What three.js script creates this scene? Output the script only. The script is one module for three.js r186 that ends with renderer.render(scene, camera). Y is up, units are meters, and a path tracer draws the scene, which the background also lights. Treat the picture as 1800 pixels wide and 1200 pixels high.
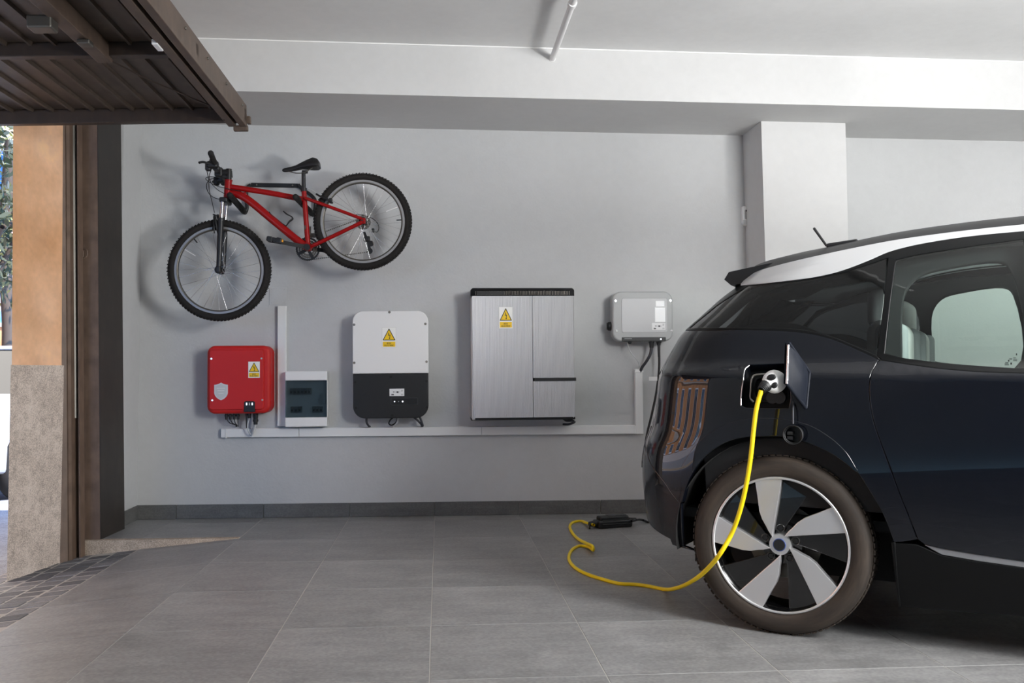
import * as THREE from 'three';
import { RoundedBoxGeometry } from 'three/addons/geometries/RoundedBoxGeometry.js';
import { mergeGeometries, mergeVertices } from 'three/addons/utils/BufferGeometryUtils.js';
import { RectAreaLightUniformsLib } from 'three/addons/lights/RectAreaLightUniformsLib.js';
import { Sky } from 'three/addons/objects/Sky.js';

// ---------------------------------------------------------------- camera, sky, sun, area light, exposure
const scene = new THREE.Scene();
const FOCAL = 1600, YAW = Math.atan(128 / 1600), PITCH = Math.atan(52 / 1600);
const EYE = new THREE.Vector3(0, 1.034, 6.58);
const camera = new THREE.PerspectiveCamera(2 * Math.atan(600 / FOCAL) * 180 / Math.PI, 1.5, 0.05, 300);
camera.rotation.order = 'YXZ';
camera.rotation.set(PITCH, -YAW, 0);
camera.position.copy(EYE);
camera.updateMatrixWorld(true);
const renderer = new THREE.WebGLRenderer({ antialias: true });
renderer.toneMapping = THREE.LinearToneMapping;
renderer.toneMappingExposure = 1.0;
renderer.shadowMap.enabled = true;
renderer.shadowMap.type = THREE.PCFSoftShadowMap;
RectAreaLightUniformsLib.init();

const sunDir = new THREE.Vector3(0.62, 0.72, 0.30).normalize();
const sky = new Sky();
sky.name = 'sky';
sky.scale.setScalar(1000);
sky.material.uniforms.turbidity.value = 8;
sky.material.uniforms.rayleigh.value = 0.4;
sky.material.uniforms.mieCoefficient.value = 0.004;
sky.material.uniforms.mieDirectionalG.value = 0.8;
sky.material.uniforms.sunPosition.value.copy(sunDir);
scene.add(sky);
scene.environmentIntensity = 1.4;
const sun = new THREE.DirectionalLight(0xfff0dc, 13.0);
sun.position.copy(sunDir).multiplyScalar(30);
sun.target.position.set(-8, 0, -4);
sun.position.add(sun.target.position);
sun.castShadow = true;
Object.assign(sun.shadow.camera, { left: -25, right: 25, top: 25, bottom: -25, near: 1, far: 80 });
sun.shadow.mapSize.set(2048, 2048);
scene.add(sun, sun.target);
const UNSEEN_MAIN = { at: [2.85, 2.2, 5.5], aim: [1.8, 1.7, 0.0], w: 1.0, h: 0.9, power: 44 };  // unseen lamp, out of view to the right, lights the equipment wall
const UNSEEN_UPLIGHT = { at: [4.1, 1.0, 6.0], aim: [3.6, 3.12, 4.4], w: 0.8, h: 0.8, power: 125 };  // unseen lamp, out of view, brightens the ceiling and the right side

// ---------------------------------------------------------------- helpers
const V = (x, y, z) => new THREE.Vector3(x, y, z);
const BASIS = { r: V(1, 0, 0), u: V(0, 1, 0), f: V(0, 0, -1) };
for (const k in BASIS) BASIS[k].applyQuaternion(camera.quaternion);
const ray = (x, y) => BASIS.f.clone().addScaledVector(BASIS.r, (x - 900) / FOCAL).addScaledVector(BASIS.u, -(y - 600) / FOCAL);
const onAxis = (ax) => (x, y, c) => { const d = ray(x, y); return EYE.clone().addScaledVector(d, (c - EYE[ax]) / d[ax]); };
const onZ = onAxis('z'), onY = onAxis('y'), onX = onAxis('x');
const atDepth = (x, y, d) => EYE.clone().addScaledVector(ray(x, y), d);
function project(p) {
  const v = p.clone().sub(EYE), d = v.dot(BASIS.f);
  return [900 + FOCAL * v.dot(BASIS.r) / d, 600 - FOCAL * v.dot(BASIS.u) / d];
}
let seed = 12345;
const rnd = () => { seed = (seed * 1664525 + 1013904223) >>> 0; return seed / 4294967296; };
const taken = new Map();
function numbered(name) { const n = taken.get(name) ?? 0; taken.set(name, n + 1); return n ? name + '_' + String(n).padStart(3, '0') : name; }
function clean(g) {
  const o = g.index ? g.toNonIndexed() : g.clone();
  for (const k of Object.keys(o.attributes)) if (!['position', 'normal', 'uv'].includes(k)) o.deleteAttribute(k);
  if (!o.attributes.uv) o.setAttribute('uv', new THREE.BufferAttribute(new Float32Array(o.attributes.position.count * 2), 2));
  if (!o.attributes.normal) o.computeVertexNormals();
  o.morphAttributes = {};
  return o;
}
const join = (gs) => (gs.length === 1 ? gs[0] : mergeGeometries(gs.map(clean)));
function obj(name, gs, mat, parent = scene) {
  const m = new THREE.Mesh(join([].concat(gs)), mat);
  m.name = parent === scene ? numbered(name) : name;
  m.castShadow = m.receiveShadow = true;
  parent.add(m);
  return m;
}
function tag(o, label, category, group) { Object.assign(o.userData, { label, category }); if (group) o.userData.group = group; return o; }
function thing(name, label, category, at = V(0, 0, 0), group) {
  const o = new THREE.Group(); o.name = numbered(name); o.position.copy(at); scene.add(o);
  return tag(o, label, category, group);
}
function sub(name, parent) { const o = new THREE.Group(); o.name = name; parent.add(o); return o; }
function structure(name, gs, mat, label) {
  const o = obj(name, gs, mat); o.userData.kind = 'structure'; if (label) o.userData.label = label; return o;
}
function structureGroup(name, label, at = V(0, 0, 0)) {
  const o = new THREE.Group(); o.name = numbered(name); o.position.copy(at); o.userData.kind = 'structure'; if (label) o.userData.label = label; scene.add(o); return o;
}
// geometry
const box = (w, h, d, x = 0, y = 0, z = 0) => new THREE.BoxGeometry(w, h, d).translate(x, y, z);
const rbox = (w, h, d, r, x = 0, y = 0, z = 0, seg = 2) => new RoundedBoxGeometry(w, h, d, seg, Math.min(r, w / 2.01, h / 2.01, d / 2.01)).translate(x, y, z);
const span = (x0, x1, y0, y1, z0, z1) => box(x1 - x0, y1 - y0, z1 - z0, (x0 + x1) / 2, (y0 + y1) / 2, (z0 + z1) / 2);
function rod(a, b, r0, r1 = r0, seg = 12) {
  const d = b.clone().sub(a), g = new THREE.CylinderGeometry(r1, r0, d.length(), seg);
  g.translate(0, d.length() / 2, 0).applyQuaternion(new THREE.Quaternion().setFromUnitVectors(V(0, 1, 0), d.normalize())).translate(a.x, a.y, a.z);
  return g;
}
function bar(a, b, w, h, up = V(0, 0, 1)) {   // rectangular bar, h along 'up'
  const d = b.clone().sub(a), len = d.length(); d.normalize();
  const s = V(0, 0, 0).crossVectors(d, up).normalize(), t = V(0, 0, 0).crossVectors(s, d);
  const m = new THREE.Matrix4().makeBasis(s, d, t).setPosition(a.clone().add(b).multiplyScalar(0.5));
  return new THREE.BoxGeometry(w, len, h).applyMatrix4(m);
}
function tube(pts, r, seg = 8, closed = false, per = 8) {
  const c = new THREE.CatmullRomCurve3(pts, closed, 'centripetal');
  return new THREE.TubeGeometry(c, Math.max(8, pts.length * per), r, seg, closed);
}
function roundRect(w, h, r, x = 0, y = 0) {
  const s = new THREE.Shape(), [tl, tr, br, bl] = Array.isArray(r) ? r : [r, r, r, r], x0 = x - w / 2, x1 = x + w / 2, y0 = y - h / 2, y1 = y + h / 2;
  s.moveTo(x0 + bl, y0); s.lineTo(x1 - br, y0); s.absarc(x1 - br, y0 + br, br, -Math.PI / 2, 0, false);
  s.lineTo(x1, y1 - tr); s.absarc(x1 - tr, y1 - tr, tr, 0, Math.PI / 2, false);
  s.lineTo(x0 + tl, y1); s.absarc(x0 + tl, y1 - tl, tl, Math.PI / 2, Math.PI, false);
  s.lineTo(x0, y0 + bl); s.absarc(x0 + bl, y0 + bl, bl, Math.PI, 1.5 * Math.PI, false);
  return s;
}
// shape extruded along z with a rounded front edge: outer size as drawn, front face at z1, back at z0
function slab(shape, z0, z1, bevel = 0.004, seg = 3, curve = 10) {
  const d = Math.max(1e-4, z1 - z0 - bevel);
  const g = new THREE.ExtrudeGeometry(shape, { depth: d, bevelEnabled: bevel > 0, bevelThickness: bevel, bevelSize: bevel, bevelOffset: -bevel, bevelSegments: seg, curveSegments: curve });
  return g.translate(0, 0, z0);
}
function prism(bottom, top) {   // two matching loops of points (counter-clockwise from above), flat faces
  const n = bottom.length, p = [], tri = (a, b, c) => p.push(...a.toArray(), ...b.toArray(), ...c.toArray());
  for (let i = 0; i < n; i++) { const j = (i + 1) % n; tri(bottom[i], bottom[j], top[j]); tri(bottom[i], top[j], top[i]); }
  for (let i = 1; i < n - 1; i++) { tri(top[0], top[i], top[i + 1]); tri(bottom[0], bottom[i + 1], bottom[i]); }
  const g = new THREE.BufferGeometry(); g.setAttribute('position', new THREE.Float32BufferAttribute(p, 3)); g.computeVertexNormals();
  return uvBox(g);
}
function uvBox(g, scale = 1, ox = 0, oy = 0) {   // uv in metres from the dominant axis of each face
  g = g.index ? g.toNonIndexed() : g;
  if (!g.attributes.normal) g.computeVertexNormals();
  const p = g.attributes.position, n = g.attributes.normal, uv = new Float32Array(p.count * 2);
  for (let i = 0; i < p.count; i++) {
    const f = i - (i % 3), ax = Math.abs(n.getX(f)), ay = Math.abs(n.getY(f)), az = Math.abs(n.getZ(f));
    const [a, b] = ay >= ax && ay >= az ? [p.getX(i), p.getZ(i)] : ax >= az ? [p.getZ(i), p.getY(i)] : [p.getX(i), p.getY(i)];
    uv[2 * i] = a * scale + ox; uv[2 * i + 1] = b * scale + oy;
  }
  g.setAttribute('uv', new THREE.BufferAttribute(uv, 2));
  return g;
}
// textures
function lattice(period, sd) { const a = new Float32Array(period * period); let s = sd; for (let i = 0; i < a.length; i++) { s = (s * 1664525 + 1013904223) >>> 0; a[i] = s / 4294967296; } return a; }
function valueNoise(px, py, sd) {
  const per = Math.max(px, py), a = lattice(per, sd), f = (t) => t * t * (3 - 2 * t);
  return (u, v) => {
    const x = ((u % 1) + 1) % 1 * px, y = ((v % 1) + 1) % 1 * py, i = Math.floor(x), j = Math.floor(y), s = f(x - i), t = f(y - j);
    const g = (a_, b_) => a[(a_ % px) + (b_ % py) * per];
    return (g(i, j) * (1 - s) + g(i + 1, j) * s) * (1 - t) + (g(i, j + 1) * (1 - s) + g(i + 1, j + 1) * s) * t;
  };
}
function fbm(px, py, oct, sd) {
  const ns = []; for (let o = 0; o < oct; o++) ns.push(valueNoise(px << o, py << o, sd + o * 77));
  return (u, v) => { let s = 0, w = 0, a = 1; for (const n of ns) { s += a * n(u, v); w += a; a *= 0.5; } return s / w; };
}
function dataTex(size, fn, srgb, repeat = 1) {
  const d = new Uint8Array(size * size * 4);
  for (let y = 0; y < size; y++) for (let x = 0; x < size; x++) {
    const c = fn((x + 0.5) / size, (y + 0.5) / size), o = (y * size + x) * 4;
    for (let k = 0; k < 3; k++) d[o + k] = Math.max(0, Math.min(255, 255 * (c.length ? c[k] : c)));
    d[o + 3] = 255;
  }
  const t = new THREE.DataTexture(d, size, size);
  t.wrapS = t.wrapT = THREE.RepeatWrapping; t.magFilter = THREE.LinearFilter; t.minFilter = THREE.LinearMipmapLinearFilter; t.generateMipmaps = true;
  if (srgb) t.colorSpace = THREE.SRGBColorSpace;
  t.repeat.set(repeat, repeat); t.needsUpdate = true;
  return t;
}
function canvasTex(w, h, draw) {
  const c = document.createElement('canvas'); c.width = w; c.height = h;
  draw(c.getContext('2d'), w, h);
  const t = new THREE.CanvasTexture(c); t.colorSpace = THREE.SRGBColorSpace; return t;
}
const std = (color, roughness = 0.6, metalness = 0, extra = {}) => new THREE.MeshStandardMaterial({ color, roughness, metalness, ...extra });
const phys = (o) => new THREE.MeshPhysicalMaterial(o);

// ---------------------------------------------------------------- materials
const nFine = fbm(64, 64, 3, 11), nMid = fbm(12, 12, 4, 23), nWide = fbm(4, 4, 4, 31), nStreak = fbm(6, 48, 4, 41), nSpeck = fbm(128, 128, 2, 57);
const tileTex = dataTex(512, (u, v) => { const k = 0.88 + 0.14 * (nStreak(u, v) - 0.5) + 0.12 * (nWide(u, v) - 0.5) + 0.12 * (nMid(u, v) - 0.5) + 0.16 * (nSpeck(u, v) - 0.5); return [k, k, k]; }, true);
const tileRough = dataTex(512, (u, v) => { const k = 0.85 + 0.22 * (nMid(u, v) - 0.5) + 0.14 * (nStreak(u, v) - 0.5); return [k, k, k]; }, false);
const plasterTex = dataTex(512, (u, v) => { const k = 0.965 + 0.03 * (nWide(u, v) - 0.5) * 2 + 0.02 * (nFine(u, v) - 0.5); return [k, k, k]; }, true, 0.4);
const plasterBump = dataTex(512, (u, v) => nFine(u, v) * 0.6 + nWide(u, v) * 0.4, false, 1.2);
const speckTex = dataTex(512, (u, v) => { const a = nSpeck(u, v), b = nMid(u, v), w = nWide(u, v); const k = 0.92 + 0.5 * (a - 0.5) + 0.25 * (b - 0.5) + 0.15 * (w - 0.5); return [k, k * 0.985, k * 0.97]; }, true, 2.2);
const stainTex = dataTex(512, (u, v) => { const a = nWide(u, v), b = nMid(u, v), f = nFine(u, v); const k = 0.90 + 0.18 * (a - 0.5) + 0.1 * (b - 0.5) + 0.06 * (f - 0.5); return [k, k * (0.98 + 0.12 * (a - 0.5)), k * (0.97 + 0.3 * (a - 0.5))]; }, true, 0.7);
const wearTex = dataTex(512, (u, v) => { const k = 0.85 + 0.25 * (nMid(u, v) - 0.5) + 0.15 * (nStreak(v, u) - 0.5); return [k, k * 0.99, k * 0.97]; }, true, 1.3);
const dustTex = dataTex(256, (u, v) => { const k = 0.8 + 0.5 * (nMid(u, v) - 0.5) + 0.2 * (nFine(u, v) - 0.5); return [k, k * 0.97, k * 0.94]; }, true, 1);
const ribTex = dataTex(256, (u) => { const k = 0.5 + 0.5 * Math.sin(u * Math.PI * 2); return k; }, false, 1);

const M = {
  wall: std(0xc6c7c7, 0.85, 0, { map: plasterTex, bumpMap: plasterBump, bumpScale: 0.0012 }),
  ceiling: std(0xe6e6e5, 0.9, 0, { map: plasterTex }),
  tile: std(0xa0a0a0, 0.52, 0, { map: tileTex, roughnessMap: tileRough }),
  tileB: std(0x9b9b9b, 0.52, 0, { map: tileTex, roughnessMap: tileRough }),
  beam: std(0xd2d2d1, 0.88, 0, { map: plasterTex }),
  grout: std(0xb9b6b0, 0.9),
  skirting: std(0x6d6d6b, 0.5, 0, { map: tileTex }),
  cobble: std(0x7d7f83, 0.75, 0, { map: speckTex }),
  cobbleB: std(0x6b6d71, 0.75, 0, { map: speckTex }),
  cobbleC: std(0x8c8d90, 0.78, 0, { map: speckTex }),
  mortar: std(0xb5b1aa, 0.95),
  concrete: std(0xc2b3a2, 0.9, 0, { map: speckTex }),
  granite: std(0xdccfc5, 0.8, 0, { map: speckTex }),
  orange: std(0xffcca0, 0.9, 0, { map: stainTex }),
  brown: std(0x7f6a5c, 0.5, 0, { map: wearTex }),
  brownDark: std(0x42362f, 0.5, 0, { map: wearTex }),
  doorEdge: std(0x63544a, 0.5, 0, { map: wearTex }),
  doorSkin: std(0x5c5047, 0.5, 0.1, { map: wearTex }),
  steel: std(0x9a9690, 0.35, 0.9),
  galv: std(0x6b6862, 0.45, 0.8),
  white: std(0xe9e9e8, 0.45),
  whiteMatte: std(0xe4e5e4, 0.6),
  greyPlastic: std(0xa9abab, 0.5),
  black: std(0x17181a, 0.45),
  blackMatte: std(0x141414, 0.8),
  blackGloss: phys({ color: 0x0b0c0e, roughness: 0.12, clearcoat: 1, clearcoatRoughness: 0.04 }),
  rubber: std(0x1d1a18, 0.85, 0, { map: dustTex }),
  chrome: std(0xd8d8da, 0.12, 1),
  alu: std(0xc4c5c7, 0.28, 1),
  red: std(0xc5140d, 0.5),
  redBike: phys({ color: 0x8e0203, roughness: 0.4, specularIntensity: 0.5, clearcoat: 0.2, clearcoatRoughness: 0.15 }),
  yellow: std(0xf6d800, 0.42),
  cableGrey: std(0x3a3c42, 0.5),
  lightGrey: std(0xc9cbcb, 0.5),
  led: std(0xffffff, 0.4, 0, { emissive: 0xe8f0ff, emissiveIntensity: 1.2 }),
};

// ---------------------------------------------------------------- the room
const CEIL = 3.12, BEAM_Y = 2.79, BEAM_Z = 0.8, LEFT = -2.1, FAC = -2.42, RIGHT = 6.2, FRONT = 10.4;
const RAMP_X = -1.235, EDGE_X = -1.835, SLOPE = 0.096, CURB_Z = 0.80;
const rampY = (x) => -SLOPE * Math.max(0, RAMP_X - x);
structure('wall_back', uvBox(span(FAC, RIGHT + 0.3, -0.02, CEIL, -0.3, 0)), M.wall, 'light grey painted back wall of the garage');
structure('wall_right', uvBox(span(RIGHT, RIGHT + 0.3, -0.02, CEIL, 0, FRONT)), M.wall, 'plain grey side wall beyond the parked car');
structure('wall_front', uvBox(span(FAC, RIGHT + 0.3, -0.3, CEIL, FRONT, FRONT + 0.3)), M.wall, 'plain grey wall facing the equipment wall');
const OPEN0 = 1.6, OPEN1 = 4.7, LINTEL = 2.78;
structure('wall_left', [uvBox(span(FAC + 0.02, LEFT, -0.02, CEIL, 0, 0.375)), uvBox(span(FAC + 0.02, LEFT, LINTEL, CEIL, 0.375, OPEN1)), uvBox(span(FAC + 0.02, LEFT, -0.3, CEIL, OPEN1, FRONT))], M.wall, 'garage wall around the open vehicle doorway');
structure('ceiling', uvBox(span(FAC, RIGHT + 0.3, CEIL, CEIL + 0.3, -0.3, FRONT + 0.3)), M.ceiling, 'white painted ceiling');
structure('trim_1', uvBox(span(LEFT, RIGHT, BEAM_Y, CEIL, 0, BEAM_Z)), M.beam, 'deep painted beam running above the equipment wall');
structure('trim_4', span(LEFT, RIGHT, CEIL - 0.006, CEIL, BEAM_Z, BEAM_Z + 0.005), std(0xf2f2f0, 0.7), 'thin white caulk line between ceiling and beam');
const pil = onY(1338, 213, BEAM_Y), pir = onY(1485, 217, BEAM_Y), pl0 = onZ(1348, 450, pil.z), pr0 = onZ(1491, 420, pil.z);
{
  const lean = (a, b) => a.x + (b.x - a.x) * (BEAM_Y - 0) / Math.max(0.1, a.y - b.y);
  const x0 = Math.min(lean(pil, pl0), pil.x + 0.06), x1 = Math.min(lean(pir, pr0), pir.x + 0.06);
  structure('trim_2', prism([V(x0, 0, pil.z), V(x1, 0, pil.z), V(x1, 0, 0), V(x0, 0, 0)], [V(pil.x, BEAM_Y, pil.z), V(pir.x, BEAM_Y, pil.z), V(pir.x, BEAM_Y, 0), V(pil.x, BEAM_Y, 0)]), M.beam, 'square painted pillar standing proud of the back wall');
}
// floor: a grout bed with single tiles, level in the room and falling to the doorway as a ramp
{
  const bed = [span(RAMP_X, RIGHT, -0.2, -0.0012, 0, FRONT), span(LEFT, RAMP_X, -0.2, -0.0012, 0, CURB_Z - 0.05)];
  bed.push(prism([V(EDGE_X, -0.3, FRONT), V(RAMP_X, -0.3, FRONT), V(RAMP_X, -0.3, CURB_Z), V(EDGE_X, -0.3, CURB_Z)], [V(EDGE_X, rampY(EDGE_X) - 0.0012, FRONT), V(RAMP_X, -0.0012, FRONT), V(RAMP_X, -0.0025, CURB_Z), V(EDGE_X, rampY(EDGE_X) - 0.0025, CURB_Z)]));
  const floor = structure('floor', bed, M.grout, 'grey tiled garage floor sloping down at the doorway');
  const TX = 0.6, TZ = 0.655, X0 = -0.03, Z0 = 0.21, G = 0.0012;
  const geos = new Map();
  const tileGeo = (w, d, v) => {
    const key = w.toFixed(3) + d.toFixed(3) + v;
    if (!geos.has(key)) {
      const c = 0.0015, h = 0.008, a = [[-w / 2, -d / 2], [w / 2, -d / 2], [w / 2, d / 2], [-w / 2, d / 2]];
      const ring = (dx, y) => a.map(([x, z]) => V(x - Math.sign(x) * dx, y, z - Math.sign(z) * dx));
      const r0 = ring(0, -h), r1 = ring(0, -c), r2 = ring(c, 0), p = [], t = (x, y, z) => p.push(...x.toArray(), ...y.toArray(), ...z.toArray());
      for (const [q, r] of [[r0, r1], [r1, r2]]) for (let i = 0; i < 4; i++) { const j = (i + 1) % 4; t(q[i], r[j], q[j]); t(q[i], r[i], r[j]); }
      t(r2[0], r2[2], r2[1]); t(r2[0], r2[3], r2[2]);
      const g = new THREE.BufferGeometry(); g.setAttribute('position', new THREE.Float32BufferAttribute(p, 3)); g.computeVertexNormals();
      geos.set(key, uvBox(g, 0.8, v * 0.37, v * 0.61));
    }
    return geos.get(key);
  };
  const put = (x0, x1, z0, z1, v) => {
    if (x1 - x0 < 0.03 || z1 - z0 < 0.03) return;
    const onRamp = x1 <= RAMP_X + 0.01 && z0 >= CURB_Z - 0.02;
    const len = onRamp ? Math.hypot(x1 - x0, SLOPE * (x1 - x0)) : x1 - x0;
    const m = new THREE.Mesh(tileGeo(len - G * 2, z1 - z0 - G * 2, v % 6), v % 2 ? M.tile : M.tileB);
    m.name = 'floor_tile'; m.castShadow = m.receiveShadow = true;
    m.position.set((x0 + x1) / 2, onRamp ? rampY((x0 + x1) / 2) : 0, (z0 + z1) / 2);
    if (onRamp) m.rotation.z = Math.atan(SLOPE);
    floor.add(m);
  };
  let n = 0;
  for (let i = -4; i < 11; i++) for (let k = -1; k < 16; k++) {
    let x0 = X0 + i * TX, x1 = x0 + TX, z0 = Z0 + k * TZ, z1 = z0 + TZ; n += 5;
    z0 = Math.max(0, z0); z1 = Math.min(FRONT, z1); x1 = Math.min(RIGHT, x1);
    if (i < -2) {
      if (z0 < CURB_Z - 0.1) put(Math.max(LEFT, x0), x1, z0, Math.min(z1, CURB_Z - 0.05), n);
      if (i === -3 && z1 > CURB_Z + 0.05) put(x0, x1, Math.max(z0, CURB_Z), z1, n + 1);
    } else put(x0, x1, z0, z1, n);
  }
  // low kerb where the ramp drops away from the level strip
  const kx = LEFT - 0.09, kz0 = CURB_Z - 0.05;
  const kerb = structure('trim_3', prism([V(kx, -0.2, CURB_Z), V(RAMP_X, -0.2, CURB_Z), V(RAMP_X, -0.2, kz0), V(kx, -0.2, kz0)], [V(kx, 0.001, CURB_Z), V(RAMP_X, 0.001, CURB_Z), V(RAMP_X, 0.001, kz0), V(kx, 0.001, kz0)]), M.concrete, 'pale concrete kerb wedge at the foot of the doorway column');
  // cobbled strip along the doorway
  const cb = structureGroup('cobbled_ramp', 'strip of small grey cobbles sloping to the street');
  const CX0 = -2.47, mort = (x, dy) => rampY(x) - dy;
  obj('mortar_bed', prism([V(CX0, -0.4, OPEN1), V(EDGE_X, -0.4, OPEN1), V(EDGE_X, -0.4, CURB_Z), V(CX0, -0.4, CURB_Z)], [V(CX0, mort(CX0, 0.003), OPEN1), V(EDGE_X, mort(EDGE_X, 0.003), OPEN1), V(EDGE_X, mort(EDGE_X, 0.003), CURB_Z), V(CX0, mort(CX0, 0.003), CURB_Z)]), M.mortar, cb);
  const stones = [0, 1, 2].map((v) => uvBox(rbox(0.1185, 0.05, 0.099, 0.006, 0, -0.025, 0, 1), 3, v * 0.3, v * 0.7)), mats = [M.cobble, M.cobbleB, M.cobbleC];
  for (let r = 0; r < 5; r++) for (let k = 0; k < 36; k++) {
    const x = EDGE_X - 0.065 - r * 0.1275, z = CURB_Z + 0.06 + k * 0.1125 - (r % 2) * 0.05;
    if (z < CURB_Z + 0.04 || z > OPEN1 - 0.05) continue;
    const m = new THREE.Mesh(stones[Math.floor(rnd() * 3)], mats[Math.floor(rnd() * 3)]);
    m.name = 'cobble'; m.castShadow = m.receiveShadow = true;
    m.position.set(x, rampY(x) - 0.001 + (rnd() - 0.5) * 0.005, z);
    m.rotation.set((rnd() - 0.5) * 0.03, (rnd() - 0.5) * 0.04, Math.atan(SLOPE) + (rnd() - 0.5) * 0.03);
    cb.add(m);
  }
}
// tiled skirting: single tiles on a thin bed
{
  const sk = structureGroup('baseboard_back', 'dark grey tile skirting along the back wall');
  obj('grout_bed', span(LEFT, RIGHT, 0, 0.098, 0.001, 0.006), M.grout, sk);
  for (let i = -4; i < 11; i++) {
    const x0 = Math.max(LEFT + 0.002, -0.03 + i * 0.6 + 0.0015), x1 = Math.min(RIGHT, -0.03 + (i + 1) * 0.6 - 0.0015);
    if (x1 - x0 < 0.02) continue;
    if (x0 < 2.3 && x1 > 2.9) continue;
    obj('skirting_tile', uvBox(rbox(x1 - x0, 0.098, 0.01, 0.002, (x0 + x1) / 2, 0.05, 0.009, 1), 1.1, i * 0.37, i * 0.13), M.skirting, sk);
  }
  const sl = structureGroup('baseboard_left', 'dark grey tile skirting between corner and brown column');
  obj('skirting_tile', uvBox(rbox(0.01, 0.098, 0.37, 0.002, LEFT + 0.006, 0.05, 0.195, 1), 1.1, 0.2, 0.4), M.skirting, sl);
}
// brown metal column cladding beside the doorway
{
  const z0 = onY(218, 929, 0).z, z1 = onY(176, 948, 0).z, col = structureGroup('doorway_column', 'brown painted metal column cladding beside the doorway');
  const bx = onZ(218, 929, z0).x, fx = onZ(176, 948, z1).x, lx = onZ(146, 948, z1).x;
  const tb = onZ(211.5, 212, z0), tf = onZ(170.5, 212, z1), tl = onZ(140, 212, z1), H = LINTEL;
  const up = (a, t) => a + (t.x - a) * H / t.y;
  obj('cladding', prism([V(lx, 0, z1), V(fx, 0, z1), V(bx, 0, z0), V(lx, 0, z0)], [V(up(lx, tl), H, z1), V(up(fx, tf), H, z1), V(up(bx, tb), H, z0), V(up(lx, tl), H, z0)]), M.brown, col);
  obj('side_plate', prism([V(fx, 0, z1 - 0.002), V(fx + 0.004, 0, z1 - 0.002), V(bx + 0.004, 0, z0), V(bx, 0, z0)], [V(up(fx, tf), H, z1 - 0.002), V(up(fx, tf) + 0.004, H, z1 - 0.002), V(up(bx, tb) + 0.004, H, z0), V(up(bx, tb), H, z0)]), std(0x37302b, 0.5, 0, { map: wearTex }), col).userData.label = 'dark brown side plate';
  // vertical door guides: three strips and a dark channel with a steel rail
  const strip = (x0, x1, za, zb, xt0, xt1, mat, name, yb, depth = 0.06) => {
    const a = onZ(x0, 900, za), b = onZ(x1, 900, zb), at = onZ(xt0, 212, za), bt = onZ(xt1, 212, zb);
    const ext = (p, q, y) => p.x + (q.x - p.x) * (y - p.y) / (q.y - p.y);
    obj(name, prism([V(ext(a, at, yb), yb, za), V(ext(b, bt, yb), yb, zb), V(ext(b, bt, yb), yb, zb - depth), V(ext(a, at, yb), yb, za - depth)], [V(ext(a, at, H), H, za), V(ext(b, bt, H), H, zb), V(ext(b, bt, H), H, zb - depth), V(ext(a, at, H), H, za - depth)]), mat, col);
  };
  const zo = CURB_Z + 0.17;
  strip(105, 118.5, zo, zo - 0.02, 101, 114, M.brown, 'guide_strip', -0.12, 0.1);
  strip(118, 121, zo - 0.06, zo - 0.07, 114, 117, M.brownDark, 'guide_back', -0.12, 0.1);
  strip(120.5, 126.5, zo - 0.03, zo - 0.05, 116, 122, M.brown, 'guide_strip', -0.12, 0.1);
  strip(126, 139, zo - 0.14, zo - 0.16, 121, 135, M.blackMatte, 'guide_channel', -0.12, 0.04);
  strip(131.5, 137, zo - 0.10, zo - 0.11, 128, 133, M.galv, 'guide_rail', 0.75, 0.02);
  strip(138.5, 141, zo - 0.09, zo - 0.09, 135, 137, M.brown, 'guide_strip', -0.1, 0.05);
  strip(142, 145.5, zo - 0.13, zo - 0.13, 138, 141, M.brown, 'guide_strip', -0.1, 0.03);
  const hk = onZ(148, 447, z1 + 0.02);
  obj('latch_hook', [tube([hk.clone().add(V(-0.03, 0.03, 0)), hk.clone().add(V(0.015, 0.028, 0.01)), hk.clone().add(V(0.02, -0.01, 0.01)), hk.clone().add(V(-0.03, -0.03, 0))], 0.005, 6), rbox(0.02, 0.05, 0.02, 0.004, hk.x - 0.01, hk.y, hk.z)], M.brown, col);
}
// outer pier: granite plinth below, orange render above
{
  const GY = rampY(-2.2), a = onY(106, 985, -0.085), b = onY(12, 1025, -0.115);
  const dx = V(b.x - a.x, 0, b.z - a.z).normalize(), nrm = V(-dx.z, 0, dx.x);
  const loop = (s0, s1, out, y, lean0 = 0, lean1 = 0) => {
    const p0 = a.clone().addScaledVector(dx, s0).add(V(lean0, 0, 0)), p1 = b.clone().addScaledVector(dx, s1).add(V(lean1, 0, 0));
    if (nrm.x < 0) nrm.negate();
    p0.addScaledVector(nrm, out); p1.addScaledVector(nrm, out);
    return [V(p1.x, y, p1.z), V(p0.x, y, p0.z), V(p0.x - 0.02, y, 0.3), V(p1.x - 0.03, y, 0.3)];
  };
  const top = onAxis('z')(106, 642, a.z).y;
  const pier = structureGroup('doorway_pier', 'outer doorway pier of orange render above a granite plinth');
  obj('granite_plinth', prism(loop(0, 0, 0, -0.3), loop(0, 0, 0, top)), M.granite, pier).userData.label = 'speckled pinkish granite plinth';
  obj('rendered_shaft', prism(loop(0, -0.025, -0.012, top - 0.01), loop(0, -0.025, -0.012, LINTEL, -0.02, -0.02)), M.orange, pier).userData.label = 'stained orange rendered pier';
}
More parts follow.
